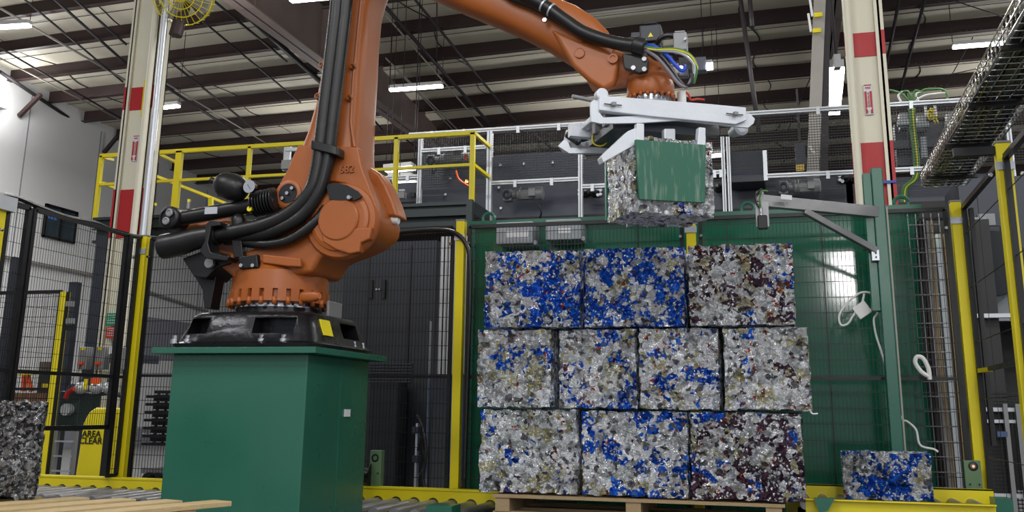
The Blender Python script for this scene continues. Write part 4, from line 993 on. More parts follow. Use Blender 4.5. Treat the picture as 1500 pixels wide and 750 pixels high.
# bracket body behind the spring and cables
plate([(262, 330), (330, 318), (372, 322), (372, 345), (330, 352), (300, 366), (265, 350)], YF + .12, .3, 'rear_beam', M_or, .03)
plate([(266, 378), (300, 366), (335, 372), (338, 386), (318, 392), (302, 408), (284, 406)], YF + .02, .28, 'motor_bracket', M_bk, .012)
plate([(283, 402), (318, 396), (314, 420), (308, 452), (299, 452), (296, 424)], YF + .1, .12, 'hanging_bracket', M_bk, .006)
c = W(309, 386, YF + .0); MB().cyl(c, c - EY * .03, .035, 16).build('bracket_washer', M_gm, rob)
cbk = plate([(349, 376), (376, 372), (378, 392), (350, 394)], YF - .05, .05, 'cable_bracket', M_bk, .008)
s = MB()
for x in (354, 371): c = W(x, 389, YF - .05); s.cyl(c, c - EY * .015, .014, 6)
s.build('bracket_bolts', M_chr, cbk)
plate([(338, 342), (352, 342), (356, 376), (342, 378)], YF - .03, .05, 'bracket_neck', M_bk, .006)
# --- energy supply hoses
YH = RY0 - .34
def hose(pts, r, name='hose', ribs=True, k=10):
    P = smoothpath([W(*p) for p in pts], k)
    Q = [P[0]]; 
    for a, b in zip(P, P[1:]):
        n = max(1, int((b - a).length / .010)); Q += [a + (b - a) * (i + 1) / n for i in range(n)]
    rr = [r * (1 if i % 2 else .94) for i in range(len(Q))] if ribs else r
    return MB().tube(Q, rr, 24).build(name, M_rub, rob)
MB().tube(smoothpath([W(236, 362, YH), W(262, 357, YH), W(290, 349, YH), W(320, 344, YH)], 8), [.075, .088, .09, .09, .09, .09, .088, .088, .088, .087, .086, .084, .083, .082, .08, .08, .078, .077, .076, .075, .074, .073, .072, .071, .07][:25], 28).build('hose_end_sleeve', M_rub, rob)
hose([(318, 344, YH), (350, 338, YH), (385, 330, YH), (415, 318, YH), (440, 300, YH), (458, 275, YH), (466, 245, YH), (470, 215, YH), (474, 180, YH), (480, 130, YH), (486, 80, YH), (492, 30, YH), (499, -30, YH), (515, -80, YH)], .055)
hose([(330, 350, YH + .06), (390, 342, YH + .02), (425, 328, YH), (450, 308, YH), (468, 280, YH), (478, 245, YH), (483, 215, YH), (487, 180, YH), (493, 130, YH), (499, 80, YH), (505, 30, YH), (512, -30, YH), (528, -80, YH)], .047)
hose([(345, 352, YH + .06), (385, 358, YH + .04), (420, 353, YH + .02), (450, 335, YH + .02), (472, 312, YH + .04), (482, 288, YH + .08), (486, 270, YH + .12)], .036)
c = W(480, 218, YH); s = MB().loft([(W(480, 226, YH), (.105, 0, -.03), (0, .075, 0), 6), (W(480, 213, YH), (.105, 0, -.03), (0, .075, 0), 6)], 40); s.build('hose_clamp', M_rub, rob, bevel=.008)
s = MB()
for a, b in (((300, 322), (322, 324)), ): pass
plate([(300, 352), (296, 360), (292, 368), (301, 378), (332, 382), (336, 376), (308, 369), (304, 356), (309, 332), (322, 330), (322, 324), (308, 322), (300, 330)], YH - .1, .14, 'hose_bracket', M_rub, .006)
# ================================================================== UPPER ARM AND WRIST
YU = RY0 - .02
def su(xt, yt, xb_, yb_, hd, e=3.6):
    a, b = W(xt, yt, YU), W(xb_, yb_, YU); return ((a + b) / 2, (a - b) / 2, (0, hd, 0), e)
st = [su(500, -135, 545, -60, .10), su(520, -170, 560, -45, .17), su(560, -190, 590, -25, .19), su(640, -160, 628, -4, .19), su(690, -95, 665, 12, .18), su(735, -50, 700, 27, .17), su(775, -18, 738, 42, .165), su(812, 0, 772, 58, .16), su(848, 14, 803, 74, .16), su(876, 32, 838, 96, .155), su(893, 50, 862, 118, .15), su(905, 75, 880, 132, .13)]
MB().loft(st, 56).build('upper_arm', M_or, rob)
el = W(565, -85, YU - .22); MB().lathe(el + EY * .45, -EY, [(0, .16), (.02, .2), (.43, .2), (.45, .16), (.46, .1)], 40).build('elbow_joint', M_or, rob)
# fork with holes
plate([(805, 40), (846, 58), (905, 80), (905, 98), (900, 122), (884, 132), (862, 118), (838, 96)], YU - .19, .1, 'wrist_fork', M_or, .03, 4)
for (x, y, r) in ((849, 78, .028),): c = W(x, y, YU - .195); MB().lathe(c + EY * .005, -EY, [(0, r * 1.3), (.012, r * 1.25), (.01, r * 1.05)], 24).build('fork_hole_rim', M_or, rob); MB().cyl(c, c - EY * .004, r, 24).build('fork_hole', M_bk, rob)
c = W(898, 86, YU - .2); MB().lathe(c, -EY, [(0, .036), (.012, .034), (.012, .02), (.006, .018)], 20).build('fork_boss', M_or, rob)
c = W(843, 56, YU - .165); MB().lathe(c, -EY, [(0, .06), (.012, .06), (.01, .045)], 24).build('fork_recess', M_or, rob)
plate([(859, 111), (874, 111), (882, 121), (860, 121)], YU - .14, .2, 'stop_block', M_or, .004)
# wrist housing
wc = W(953, 132, YU); 
def zz(y): return W(953, y, YU - .15).z
prof = [(zz(134), .15), (zz(130), .16), (zz(116), .16), (zz(110), .15), (zz(106), .17), (zz(98), .165), (zz(88), .135), (zz(80), .12)]
MB().lathe((wc.x, YU, 0), EZ, prof, 48).build('wrist_housing', M_or, rob)
MB().loft([su(898, 74, 884, 130, .13, 3), ((W(925, 104, YU)), (W(925, 84, YU) - W(925, 122, YU)) / 2, (0, .13, 0), 3), ((W(950, 106, YU)), (W(950, 88, YU) - W(950, 120, YU)) / 2, (0, .12, 0), 3)], 40).build('wrist_neck', M_or, rob)
fl = MB().lathe((wc.x, YU, 0), EZ, [(zz(150), .128), (zz(145), .135), (zz(138), .14), (zz(132), .135)], 40); fl.build('tool_flange', M_chr, rob)
for k in range(20):
    a = k * math.pi / 10; d = Vector((math.cos(a), math.sin(a), 0)); c = Vector((wc.x, YU, zz(132))) + d * .155; MB().cyl(c, c - EZ * .03, .012, 8).build('flange_bolt', M_ord, rob)
s = MB()
for k in range(24):
    a = k * math.pi / 12; d = Vector((math.cos(a), math.sin(a), 0)); c = Vector((wc.x, YU, zz(138))) + d * .14; s.cyl(c, c - EZ * .02, .008, 6)
s.build('flange_screws', M_gm, rob)
# wrist motor
def vbox(x0, y0, x1, y1, Y, d, m, name, bevel=.006, parent=rob):
    a, b = W(x0, y1, Y), W(x1, y0, Y); xm0 = W(x0, (y0 + y1) / 2, Y).x; xm1 = W(x1, (y0 + y1) / 2, Y).x
    return MB().box((xm0, Y, a.z), (xm1, Y + d, b.z)).build(name, m, parent, bevel=bevel)
mhd = vbox(937, 34, 968, 62, YU - .08, .16, M_dk2, 'motor_head', .012)
vbox(942, 31, 962, 36, YU - .05, .1, M_dk2, 'motor_cap', .008)
vbox(942, 60, 968, 84, YU - .06, .14, M_bk, 'motor_body', .01)
vbox(924, 46, 940, 56, YU - .04, .1, M_dk2, 'motor_side_box', .005)
c = W(953, 51, YU - .083); MB().prism([c + Vector((-.018, 0, -.014)), c + Vector((.018, 0, -.014)), c + Vector((.0, 0, .018))], EY * .003).build('yellow_warning_label', M_ye, mhd)
vbox(986, 46, 1006, 74, YU - .16, .09, M_gm, 'connector_housing', .008)
vbox(988, 44, 1003, 48, YU - .15, .07, M_gm, 'connector_latch', .004)
vbox(994, 82, 1012, 104, YU - .1, .1, M_bk, 'valve_block', .004)
vbox(1016, 82, 1034, 104, YU - .06, .08, M_dk, 'lamp_body', .006)
c = W(1035, 96, YU - .08); MB().box((c.x, c.y, c.z - .02), (c.x + .04, c.y + .04, c.z + .02)).build('lit_lens', M_led, rob)
c = W(997, 100, YU - .14); MB().lathe(c, -EY, [(0, .018), (.01, .014)], 16).build('lit_indicator', M_led, rob)
# wrist bracket
plate([(911, 78), (925, 80), (950, 86), (948, 104), (936, 107), (914, 100)], YU - .22, .05, 'hose_holder', M_bk, .008)
for (x, y) in ((928, 100), (944, 87), (944, 102)): c = W(x, y, YU - .22); MB().cyl(c, c - EY * .015, .016, 8).build('holder_bolt', M_chr, rob)
YW = YU - .24
hose([(700, -50, YW), (745, -18, YW), (778, -2, YW), (800, 10, YW), (828, 30, YW), (856, 48, YW), (898, 62, YW), (938, 68, YW)], .046, ribs=False)
hose([(700, -44, YW + .04), (742, -8, YW + .03), (775, 6, YW + .03), (802, 20, YW + .02), (832, 38, YW + .02), (860, 56, YW + .02), (890, 64, YW + .02)], .03, ribs=False)
for (x, y, dx, dy) in ((797, 8, 7, -10), (808, 15, 7, -10)):
    c = W(x, y, YW); d = (W(x + 10, y + 6, YW) - c).normalized(); MB().cyl(c - d * .006, c + d * .006, .051, 28).build('hose_ring', M_al, rob)
d = (W(944, 70, YW) - W(930, 66, YW)).normalized(); c = W(937, 68, YW); MB().cyl(c - d * .045, c + d * .035, .06, 28).build('hose_collar', M_rub, rob, bevel=.008)
c = W(799, 31, YW + .04); MB().cyl(c, c - EY * .03, .016, 10).build('clamp_bolt', M_chr, rob)
def cab(pts, r, m, name='cable'): return MB().tube(smoothpath([W(*p) for p in pts]), r, 8).build(name, m, rob)
cab([(945, 68, YW), (965, 72, YW - .02), (990, 72, YW - .02), (1010, 80, YW - .02), (1020, 98, YW), (1016, 122, YW + .02)], .011, M_gcab, 'green_cable')
cab([(945, 70, YW), (965, 74, YW - .02), (990, 76, YW - .02), (1008, 84, YW - .02), (1018, 100, YW), (1014, 122, YW + .02)], .011, M_al, 'grey_cable')
cab([(945, 71, YW), (960, 73, YW - .03), (990, 73, YW - .03), (1012, 82, YW - .03), (1022, 100, YW)], .005, M_ycab, 'yellow_cable')
cab([(945, 65, YW + .02), (962, 70, YW), (978, 82, YW), (990, 96, YW), (1000, 104, YW), (1004, 96, YW)], .013, M_bcab, 'blue_cable')
cab([(945, 72, YW), (965, 80, YW), (980, 96, YW), (995, 118, YW), (1004, 126, YW), (1012, 122, YW), (1014, 108, YW)], .013, M_rub, 'black_cable')
cab([(945, 73, YW), (962, 84, YW - .01), (978, 102, YW - .01), (994, 122, YW - .01), (1006, 127, YW), (1013, 116, YW)], .012, mat('grey_cable', (120, 112, 120), .5), 'grey_cable')
cab([(948, 76, YW + .03), (960, 86, YW + .01), (972, 88, YW + .02), (985, 84, YW + .06)], .012, M_rub, 'black_cable')
cab([(962, 64, YU - .1), (968, 56, YU - .13), (978, 52, YU - .14), (988, 53, YU - .14)], .018, M_rub, 'connector_hose')
for q in range(3): c = W(1004, 58 + q * 20, YU - .17); MB().cyl(c, c - EY * .02, .01, 10).build('cable_gland', M_chr, rob)
bxm = vbox(994, 100, 1008, 112, YU - .12, .06, M_dk, 'valve_block', .004)

# ================================================================== GRIPPER
TH = R_(30); gxv = Vector((math.cos(TH), math.sin(TH), 0)); gyv = Vector((-math.sin(TH), math.cos(TH), 0))
G0 = Vector((wc.x, YU, 0)); ZG = zz(145)
def GP(a, b, z): return G0 + gxv * a + gyv * b + EZ * z
M_pad = mat('scratched_green_pad', (44, 100, 80), .5)
_n = M_pad.node_tree; _t = _n.nodes.new('ShaderNodeTexCoord'); _m = _n.nodes.new('ShaderNodeMapping'); _m.inputs['Scale'].default_value = (38, 38, 5); _z = _n.nodes.new('ShaderNodeTexNoise'); _z.inputs['Scale'].default_value = 1; _z.inputs['Detail'].default_value = 6
_r = _n.nodes.new('ShaderNodeValToRGB'); _r.color_ramp.elements[0].position = .54; _r.color_ramp.elements[1].position = .85; _r.color_ramp.elements[0].color = lin((40, 98, 78)); _r.color_ramp.elements[1].color = lin((138, 152, 138))
_n.links.new(_t.outputs['Object'], _m.inputs[0]); _n.links.new(_m.outputs[0], _z.inputs['Vector']); _n.links.new(_z.outputs['Fac'], _r.inputs[0]); _n.links.new(_r.outputs[0], _n.nodes['Principled BSDF'].inputs['Base Color'])
gr = thing('bale_gripper', (wc.x, YU, ZG), 'silver clamp gripper on the robot wrist holding a bale', 'gripper')
PN = GP(0, -.30, 0)
def gq(x, y, P=None): return WP(x, y, P or PN, gyv)
def gplate(pts, b0, th, name, m, bevel=.006):
    P = GP(0, b0, 0); return MB().prism([WP(x, y, P, gyv) for x, y in pts], gyv * th).build(name, m, gr, bevel=bevel)
def gbox(a0, a1, b0, b1, z0, z1, name, m, bevel=.005):
    s = MB().hexa([GP(a0, b0, z0), GP(a1, b0, z0), GP(a1, b1, z0), GP(a0, b1, z0), GP(a0, b0, z1), GP(a1, b0, z1), GP(a1, b1, z1), GP(a0, b1, z1)])
    return s.build(name, m, gr, bevel=bevel)
gplate([(878, 140), (900, 141), (1040, 152), (1093, 157), (1094, 176), (1078, 182), (960, 171), (900, 164), (878, 161)], -.30, .06, 'front_beam', M_wm)
gplate([(865, 150), (870, 146), (880, 150), (878, 165), (884, 172), (960, 168), (1000, 176), (940, 180), (880, 181), (866, 178)], -.28, .02, 'left_end_plate', M_wm, .002)
gplate([(1040, 160), (1075, 164), (1098, 166), (1106, 174), (1104, 181), (1096, 187), (1070, 185), (1010, 178)], -.27, .02, 'right_end_plate', M_wm, .002)
zbt = gq(960, 172).z; ztp = gq(960, 147).z
L0 = (gq(880, 150) - PN).dot(gxv); L1 = (gq(1093, 160) - PN).dot(gxv)
gbox(L0 + .08, L1 - .12, -.24, .34, ztp - .05, ztp - .01, 'top_plate', M_wm)
gbox(-.16, .16, -.16, .16, ztp - .01, ztp + .012, 'flange_plate', M_gm)
gbox(L0, L1, .32, .38, zbt + .01, ztp - .01, 'rear_beam', M_wm)
gbox(L0 + .1, L1 - .1, -.1, -.04, zbt - .02, ztp - .04, 'guide_rail', M_gm); gbox(L0 + .1, L1 - .1, .1, .16, zbt - .02, ztp - .04, 'guide_rail', M_gm)
gbox(-.35, .3, -.2, .28, zbt - .07, zbt - .01, 'under_frame', M_dk)
for (x, y) in ((897, 154), (1075, 168)):
    c = gq(x, y); MB().bar(c - gxv * .06 - gyv * .012, c + gxv * .06 - gyv * .012, .006, .006).build('adjust_slot', M_dk, gr); MB().bar(c - gyv * .01 - EZ * .0, c - gyv * .04, .03, .025).build('adjust_nut', M_gm, gr, bevel=.004)
c = WP(881, 139, GP(0, -.27, 0), gyv); MB().lathe(c + gyv * .03, -gyv, [(0, .04), (.05, .04), (.055, .03)], 24).build('left_knuckle', M_wm, gr)
MB().cyl(WP(838, 141, GP(0, -.1, 0), gyv), WP(872, 148, GP(0, -.1, 0), gyv), .014, 12).build('spindle_rod', M_gm, gr)
c = gq(1082, 190, GP(0, -.1, 0)); MB().lathe(c + gyv * .1, -gyv, [(0, .03), (.12, .05), (.14, .05), (.145, .03)], 24).build('right_cylinder', M_al, gr)
# bottle shaped sensor with red cable
c = W(999, 152, YU + .05); MB().cyl(c, c + EZ * .085, .03, 18).build('sensor_barrel', M_wh, gr, bevel=.005)
MB().tube(smoothpath([W(1001, 134, YU + .05), W(1008, 138, YU + .05), W(1012, 146, YU + .08), (W(1022, 145, YU + .1)), W(1032, 146, YU + .1)]), .007, 6).build('red_cable', M_rcab, gr)
# near jaw: green pad and its lugs
PB = GP(0, -.35, 0)
gplate([(931, 204), (1034, 212), (1033, 297), (937, 292)], -.40, .025, 'near_jaw_pad', M_pad, .003)
gplate([(933, 180), (944, 181), (944, 210), (932, 208)], -.37, .05, 'jaw_lug', M_wm); gplate([(1024, 186), (1034, 187), (1034, 214), (1022, 213)], -.37, .05, 'jaw_lug', M_wm)
gplate([(973, 188), (990, 188), (990, 206), (973, 205)], -.33, .05, 'guide_block', M_al, .01)
# diagonal white arm
gplate([(934, 186), (940, 186), (936, 202), (930, 212), (884, 238), (881, 230), (888, 222), (920, 192)], -.36, .08, 'diagonal_arm', M_wm, .004)
# rear left carriage
YQ = YU + .34
def q(pts, Y, th, name, m, bevel=.006): return MB().prism([W(x, y, Y) for x, y in pts], Vector((-.2, 1, 0)).normalized() * th).build(name, m, gr, bevel=bevel)
q([(829, 190), (860, 188), (905, 190), (935, 196), (930, 220), (890, 222), (846, 224), (826, 222), (818, 214), (826, 204)], YQ, .05, 'rear_carriage_plate', M_wm)
q([(826, 204), (832, 206), (836, 216), (880, 218), (890, 221), (890, 224), (834, 225), (817, 214)], YQ - .03, .03, 'rear_carriage_flange', M_al, .003)
MB().cyl(W(845, 206, YQ - .08), W(868, 180, YQ - .3), .02, 14).build('piston_rod', M_chr, gr)
MB().cyl(W(832, 197, YQ - .06), W(848, 208, YQ - .09), .03, 18).build('piston_clevis', M_dkg, gr); MB().cyl(W(853, 203, YQ - .06), W(862, 200, YQ - .1), .028, 16).build('green_valve', mat('deep_green_paint', (16, 60, 44), .4), gr)
cc_ = W(879, 203, YQ - .36); MB().tube([cc_ + Vector((math.cos(a) * .055, 0, math.sin(a) * .052)) for a in [k * math.pi / 12 for k in range(25)]], .006, 6).build('yellow_hose_loop', M_ycab, gr)
c = W(868, 190, YQ - .08); MB().cyl(c, c + Vector((.06, 0, -.02)), .014, 10).build('yellow_fitting', M_ycab, gr)
q([(876, 186), (884, 182), (893, 184), (885, 198), (874, 196)], YQ - .12, .06, 'clevis_block', M_wm)
MB().tube(smoothpath([W(905, 178, YU), W(903, 190, YU), W(912, 198, YU), W(925, 192, YU)]), .012, 8).build('black_hose', M_rub, gr)
MB().tube(smoothpath([W(950, 183, YU - .1), W(958, 190, YU - .12), W(952, 200, YU - .12)]), .008, 6).build('red_cable', M_rcab, gr)
MB().tube(smoothpath([W(944, 186, YU - .1), W(952, 188, YU - .12), W(960, 186, YU - .12)]), .007, 6).build('yellow_cable', M_ycab, gr)
# ================================================================== CAN BALES
def bale_mat(name, blue, gold, plum, red, bright=1.0, bscale=1.0, seed=0.0, dark=0.0):
    m = bpy.data.materials.new(name); m.use_nodes = True; nt = m.node_tree; N = nt.nodes; L = nt.links; b = N['Principled BSDF']
    tc = N.new('ShaderNodeTexCoord'); mp = N.new('ShaderNodeMapping'); mp.inputs['Location'].default_value = (seed * 3.1, seed * 1.7, seed * 2.3)
    L.new(tc.outputs['Object'], mp.inputs['Vector'])
    def math_(op, a, b_=None):
        n = N.new('ShaderNodeMath'); n.operation = op
        for i, v in enumerate((a, b_)):
            if v is None: continue
            if isinstance(v, (int, float)): n.inputs[i].default_value = v
            else: L.new(v, n.inputs[i])
        return n.outputs[0]
    def vmath(op, a, b_):
        n = N.new('ShaderNodeVectorMath'); n.operation = op
        for i, v in enumerate((a, b_)):
            if isinstance(v, tuple): n.inputs[i].default_value = v
            else: L.new(v, n.inputs[i])
        return n
    wn = N.new('ShaderNodeTexNoise'); wn.inputs['Scale'].default_value = 22; wn.inputs['Detail'].default_value = 3; L.new(mp.outputs[0], wn.inputs['Vector'])
    off = vmath('SCALE', vmath('SUBTRACT', wn.outputs['Color'], (.5, .5, .5)).outputs[0], (0, 0, 0)); off.inputs['Scale'].default_value = .055
    wv = vmath('ADD', mp.outputs[0], off.outputs[0]).outputs[0]
    def facet(scale, vec):
        v = N.new('ShaderNodeTexVoronoi'); v.inputs['Scale'].default_value = scale; L.new(vec, v.inputs['Vector'])
        d = vmath('SUBTRACT', vec, v.outputs['Position']); c = vmath('SUBTRACT', v.outputs['Color'], (.5, .5, .5))
        return vmath('DOT_PRODUCT', d.outputs[0], c.outputs[0]).outputs['Value'], v
    f1, v1 = facet(11 * bscale, wv); f2, v2 = facet(34 * bscale, wv); f3, v3 = facet(80 * bscale, mp.outputs[0])
    h = math_('ADD', math_('ADD', math_('MULTIPLY', f1, 2.1), math_('MULTIPLY', f2, 1.8)), math_('MULTIPLY', f3, .8))
    cr = N.new('ShaderNodeTexNoise'); cr.inputs['Scale'].default_value = 45; cr.inputs['Detail'].default_value = 4; cr.inputs['Distortion'].default_value = 1.5; L.new(mp.outputs[0], cr.inputs['Vector'])
    h = math_('ADD', h, math_('MULTIPLY', math_('ABSOLUTE', math_('SUBTRACT', cr.outputs['Fac'], .5)), -.03))
    bp = N.new('ShaderNodeBump'); bp.inputs['Strength'].default_value = 1.0; bp.inputs['Distance'].default_value = 1.0; L.new(h, bp.inputs['Height']); L.new(bp.outputs[0], b.inputs['Normal'])
    # colour of each scrap of can
    s1 = N.new('ShaderNodeSeparateColor'); L.new(v1.outputs['Color'], s1.inputs[0]); s2 = N.new('ShaderNodeSeparateColor'); L.new(v2.outputs['Color'], s2.inputs[0])
    cn = N.new('ShaderNodeTexNoise'); cn.inputs['Scale'].default_value = 5.2; cn.inputs['Detail'].default_value = 2; L.new(wv, cn.inputs['Vector']); cs = N.new('ShaderNodeSeparateColor'); L.new(cn.outputs['Color'], cs.inputs[0])
    def mix(fac, a, c):
        n = N.new('ShaderNodeMix'); n.data_type = 'RGBA'; L.new(fac, n.inputs[0])
        if isinstance(a, tuple): n.inputs[6].default_value = a
        else: L.new(a, n.inputs[6])
        if isinstance(c, tuple): n.inputs[7].default_value = c
        else: L.new(c, n.inputs[7])
        return n.outputs[2]
    k = bright
    def C(r, g, b_): return tuple(min(1, v * k) for v in lin((r, g, b_))[:3]) + (1,)
    col = mix(s2.outputs[0], C(216, 220, 228), C(250, 252, 255))
    col = mix(math_('GREATER_THAN', s2.outputs[1], .9 - dark), col, C(110, 110, 116))
    s3 = N.new('ShaderNodeSeparateColor'); L.new(v3.outputs['Color'], s3.inputs[0])
    def layer(col, p, chan, scrap, c, ci, spread=.66, fine=.14):
        # p: share of this colour
        a = math_('ADD', math_('MULTIPLY', chan, 1 - fine - spread), math_('ADD', math_('MULTIPLY', scrap, fine), math_('MULTIPLY', cs.outputs[ci], spread)))
        return mix(math_('MULTIPLY', math_('LESS_THAN', a, p), math_('GREATER_THAN', s3.outputs[1], .15)), col, c)
    col = layer(col, plum, s1.outputs[2], s2.outputs[2], mix(s2.outputs[0], C(48, 30, 44), C(98, 74, 92)), 2)
    col = layer(col, gold, s1.outputs[1], s2.outputs[1], mix(s2.outputs[0], C(186, 180, 140), C(220, 216, 188)), 1, .3, .2)
    col = layer(col, blue, s1.outputs[0], s2.outputs[0], mix(s2.outputs[1], C(14, 66, 178), C(40, 112, 226)), 0)
    rm = math_('MULTIPLY', math_('LESS_THAN', s2.outputs[1], red), math_('LESS_THAN', s3.outputs[0], .35))
    col = mix(rm, col, C(180, 74, 52))
    L.new(col, b.inputs['Base Color'])
    b.inputs['Metallic'].default_value = .82
    ro = N.new('ShaderNodeMapRange'); ro.inputs['To Min'].default_value = .2; ro.inputs['To Max'].default_value = .36; L.new(s2.outputs[1], ro.inputs['Value']); L.new(ro.outputs[0], b.inputs['Roughness'])
    return m

def hash3(c, seed):
    c = c.astype(np.int64); h = (c[:, 0] * 73856093) ^ (c[:, 1] * 19349663) ^ (c[:, 2] * 83492791) ^ (seed * 2654435761)
    out = []
    for k in range(6):
        h = (h ^ (h >> 13)) * 1274126177 & 0x7fffffff; h = (h ^ (h >> 16)) * 668265263 & 0x7fffffff
        out.append((h & 0xffff) / 65535.0)
    return np.stack(out, 1)
def facets(P, s, seed):
    q = P / s; base = np.floor(q); best = np.full(len(P), 1e9); V = np.zeros((len(P), 3)); Rr = np.zeros((len(P), 3))
    for dx in (-1, 0, 1):
        for dy in (-1, 0, 1):
            for dz in (-1, 0, 1):
                c = base + np.array([dx, dy, dz]); r = hash3(c, seed); v = q - (c + r[:, :3]); d = (v * v).sum(1); m = d < best
                best[m] = d[m]; V[m] = v[m]; Rr[m] = r[m, 3:]
    return V, Rr - .5
def bale(name, w, h, d, seed, res, amp=.5, front=.008, back=.03):
    """crushed metal bale, base centre at origin, front towards -y"""
    allv = []; allf = []; n0 = 0
    def grid(o, u, v, lu, lv, r):
        nonlocal n0
        nu = max(2, int(lu / r)); nv = max(2, int(lv / r)); a = np.linspace(0, 1, nu + 1); b = np.linspace(0, 1, nv + 1)
        A, B = np.meshgrid(a, b); P = np.array(o) + A.reshape(-1, 1) * np.array(u) * lu + B.reshape(-1, 1) * np.array(v) * lv
        i = np.arange(nu); j = np.arange(nv); I, J = np.meshgrid(i, j); q = (J * (nu + 1) + I).reshape(-1) + n0
        allf.append(np.stack([q, q + 1, q + nu + 2, q + nu + 1], 1)); allv.append(P); n0 += len(P)
    x, y = w / 2, d / 2
    grid((-x, -y, 0), (1, 0, 0), (0, 0, 1), w, h, res[0]); grid((x, y, 0), (-1, 0, 0), (0, 0, 1), w, h, res[3])
    grid((-x, y, 0), (0, -1, 0), (0, 0, 1), d, h, res[1]); grid((x, -y, 0), (0, 1, 0), (0, 0, 1), d, h, res[1])
    grid((-x, -y, h), (1, 0, 0), (0, 1, 0), w, d, res[2]); grid((-x, y, 0), (1, 0, 0), (0, -1, 0), w, d, res[2])
    P = np.concatenate(allv); Fc = np.concatenate(allf)
    # round the corners a little
    V, R1 = facets(P, .075, seed); V2, R2 = facets(P, .028, seed + 9)
    D = R1 * .026 + V * (R1[:, [1, 2, 0]].sum(1, keepdims=True)) * .014 + R2 * .012 + V2 * R2[:, [2, 0, 1]].sum(1, keepdims=True) * .006
    Q = P + D * amp
    me = bpy.data.meshes.new(name); me.vertices.add(len(Q)); me.vertices.foreach_set('co', Q.astype(np.float32).ravel())
    me.loops.add(Fc.size); me.loops.foreach_set('vertex_index', Fc.astype(np.int32).ravel())
    me.polygons.add(len(Fc)); me.polygons.foreach_set('loop_start', np.arange(0, Fc.size, 4, dtype=np.int32)); me.update(calc_edges=True)
    me.validate(); return me
def put_bale(me, m, loc, rz, label, group=None):
    me.materials.append(m); o = bpy.data.objects.new('can_bale', me); COL.objects.link(o); o.location = loc; o.rotation_euler.z = rz; ORG[o.name] = Vector(loc)
    return tag(o, label, 'bale', group)
mB = lambda n, *a, **k: bale_mat('crushed_cans_' + n, *a, **k)
YS = 6.9
#   x0,y0(top-left)  x1,y1(bottom-right) , material parameters (blue, gold, plum, red)
stack = [
    ((708, 364), (850, 476), dict(blue=.495, gold=0.330, plum=.06, red=.04), 'blue flecked bale at the left end of the top row'),
    ((854, 360), (1004, 477), dict(blue=.5, gold=0.330, plum=.1, red=.03), 'blue and gold bale in the middle of the top row'),
    ((1006, 358), (1164, 481), dict(blue=.34, gold=0.310, plum=.43, red=.09), 'silver bale with dark plum patches at the right end of the top row'),
    ((697, 482), (808, 597), dict(blue=.41, gold=0.320, plum=.2, red=.04), 'silver and blue bale at the left end of the middle row'),
    ((815, 480), (932, 598), dict(blue=.43, gold=0.330, plum=.08, red=.05), 'silver bale with small blue patches second in the middle row'),
    ((935, 482), (1055, 603), dict(blue=.38, gold=0.330, plum=.2, red=.05), 'pale silver bale third in the middle row'),
    ((1059, 484), (1188, 608), dict(blue=.36, gold=0.330, plum=.32, red=.06), 'silver bale at the right end of the middle row with a loose scrap'),
    ((700, 600), (847, 722), dict(blue=.35, gold=0.290, plum=.34, red=.05), 'mostly silver bale at the left end of the bottom row'),
    ((850, 602), (1009, 732), dict(blue=.46, gold=0.320, plum=.3, red=.04), 'blue and silver bale in the middle of the bottom row'),
    ((1011, 608), (1179, 740), dict(blue=.38, gold=0.290, plum=.50, red=.04), 'dark plum streaked bale at the right end of the bottom row')]
zrow = {}
zr = [(W(930, 601 + 63, YS).z, ) for _ in (0,)]
Z3 = W(930, 730, YS).z; Z2 = W(930, 600.5, YS).z; Z1 = W(930, 479.5, YS).z; Z0 = W(930, 361, YS).z
for i, ((x0, y0), (x1, y1), kw, lab) in enumerate(stack):
    row = 0 if i < 3 else (1 if i < 7 else 2)
    ztop, zbot = ((Z0, Z1), (Z1, Z2), (Z2, Z3))[row]; ym = (y0 + y1) / 2
    xa_, xb_ = W(x0, ym, YS).x, W(x1, ym, YS).x
    dpt = .62 + .03 * (i % 3); yo = [0, .015, -.01, .0, .03, .01, -.01, .01, .0, -.015][i]
    me = bale('can_bale', xb_ - xa_ - .02, ztop - zbot - .022, dpt, 11 + i, (.0085, .02, .02, .05))
    put_bale(me, mB(str(i), seed=float(i + 1), **kw), ((xa_ + xb_) / 2, YS + .01 + dpt / 2 + yo, zbot + .011), R_([.3, -.4, .5, -.3, .4, -.2, .3, -.3, .2, -.6][i]), lab, 'crushed can bales stacked on the pallet')
# back half of the stack seen from the side
# gripped bale
PBN = GP(0, -.355, 0)
A = WP(925, 312, PBN, gyv); B = WP(1046, 314, PBN, gyv); T = WP(932, 207, PBN, gyv)
wb_ = (B - A).dot(gxv); dd = .5
for _ in range(40):   # depth so that the far left corner falls at pixel 891
    Pq = A + gyv * dd; v = ROT.transposed() @ (Pq - CAMP); xp = PX + F * v.x / -v.z
    dd += .004 if xp > 891 else -.004
dd = max(.4, dd); zb_ = WP(990, 314, PBN, gyv).z; hb_ = WP(985, 204, PBN, gyv).z - zb_
c = A + gxv * wb_ / 2 + gyv * dd / 2
me = bale('can_bale', wb_, hb_, dd, 77, (.009, .009, .012, .05))
put_bale(me, mB('held', blue=.3, gold=0.280, plum=.28, red=.06, seed=21.0), (c.x, c.y, zb_), TH, 'silver bale clamped in the gripper behind the green pad')
print('gripped', wb_, dd, hb_)
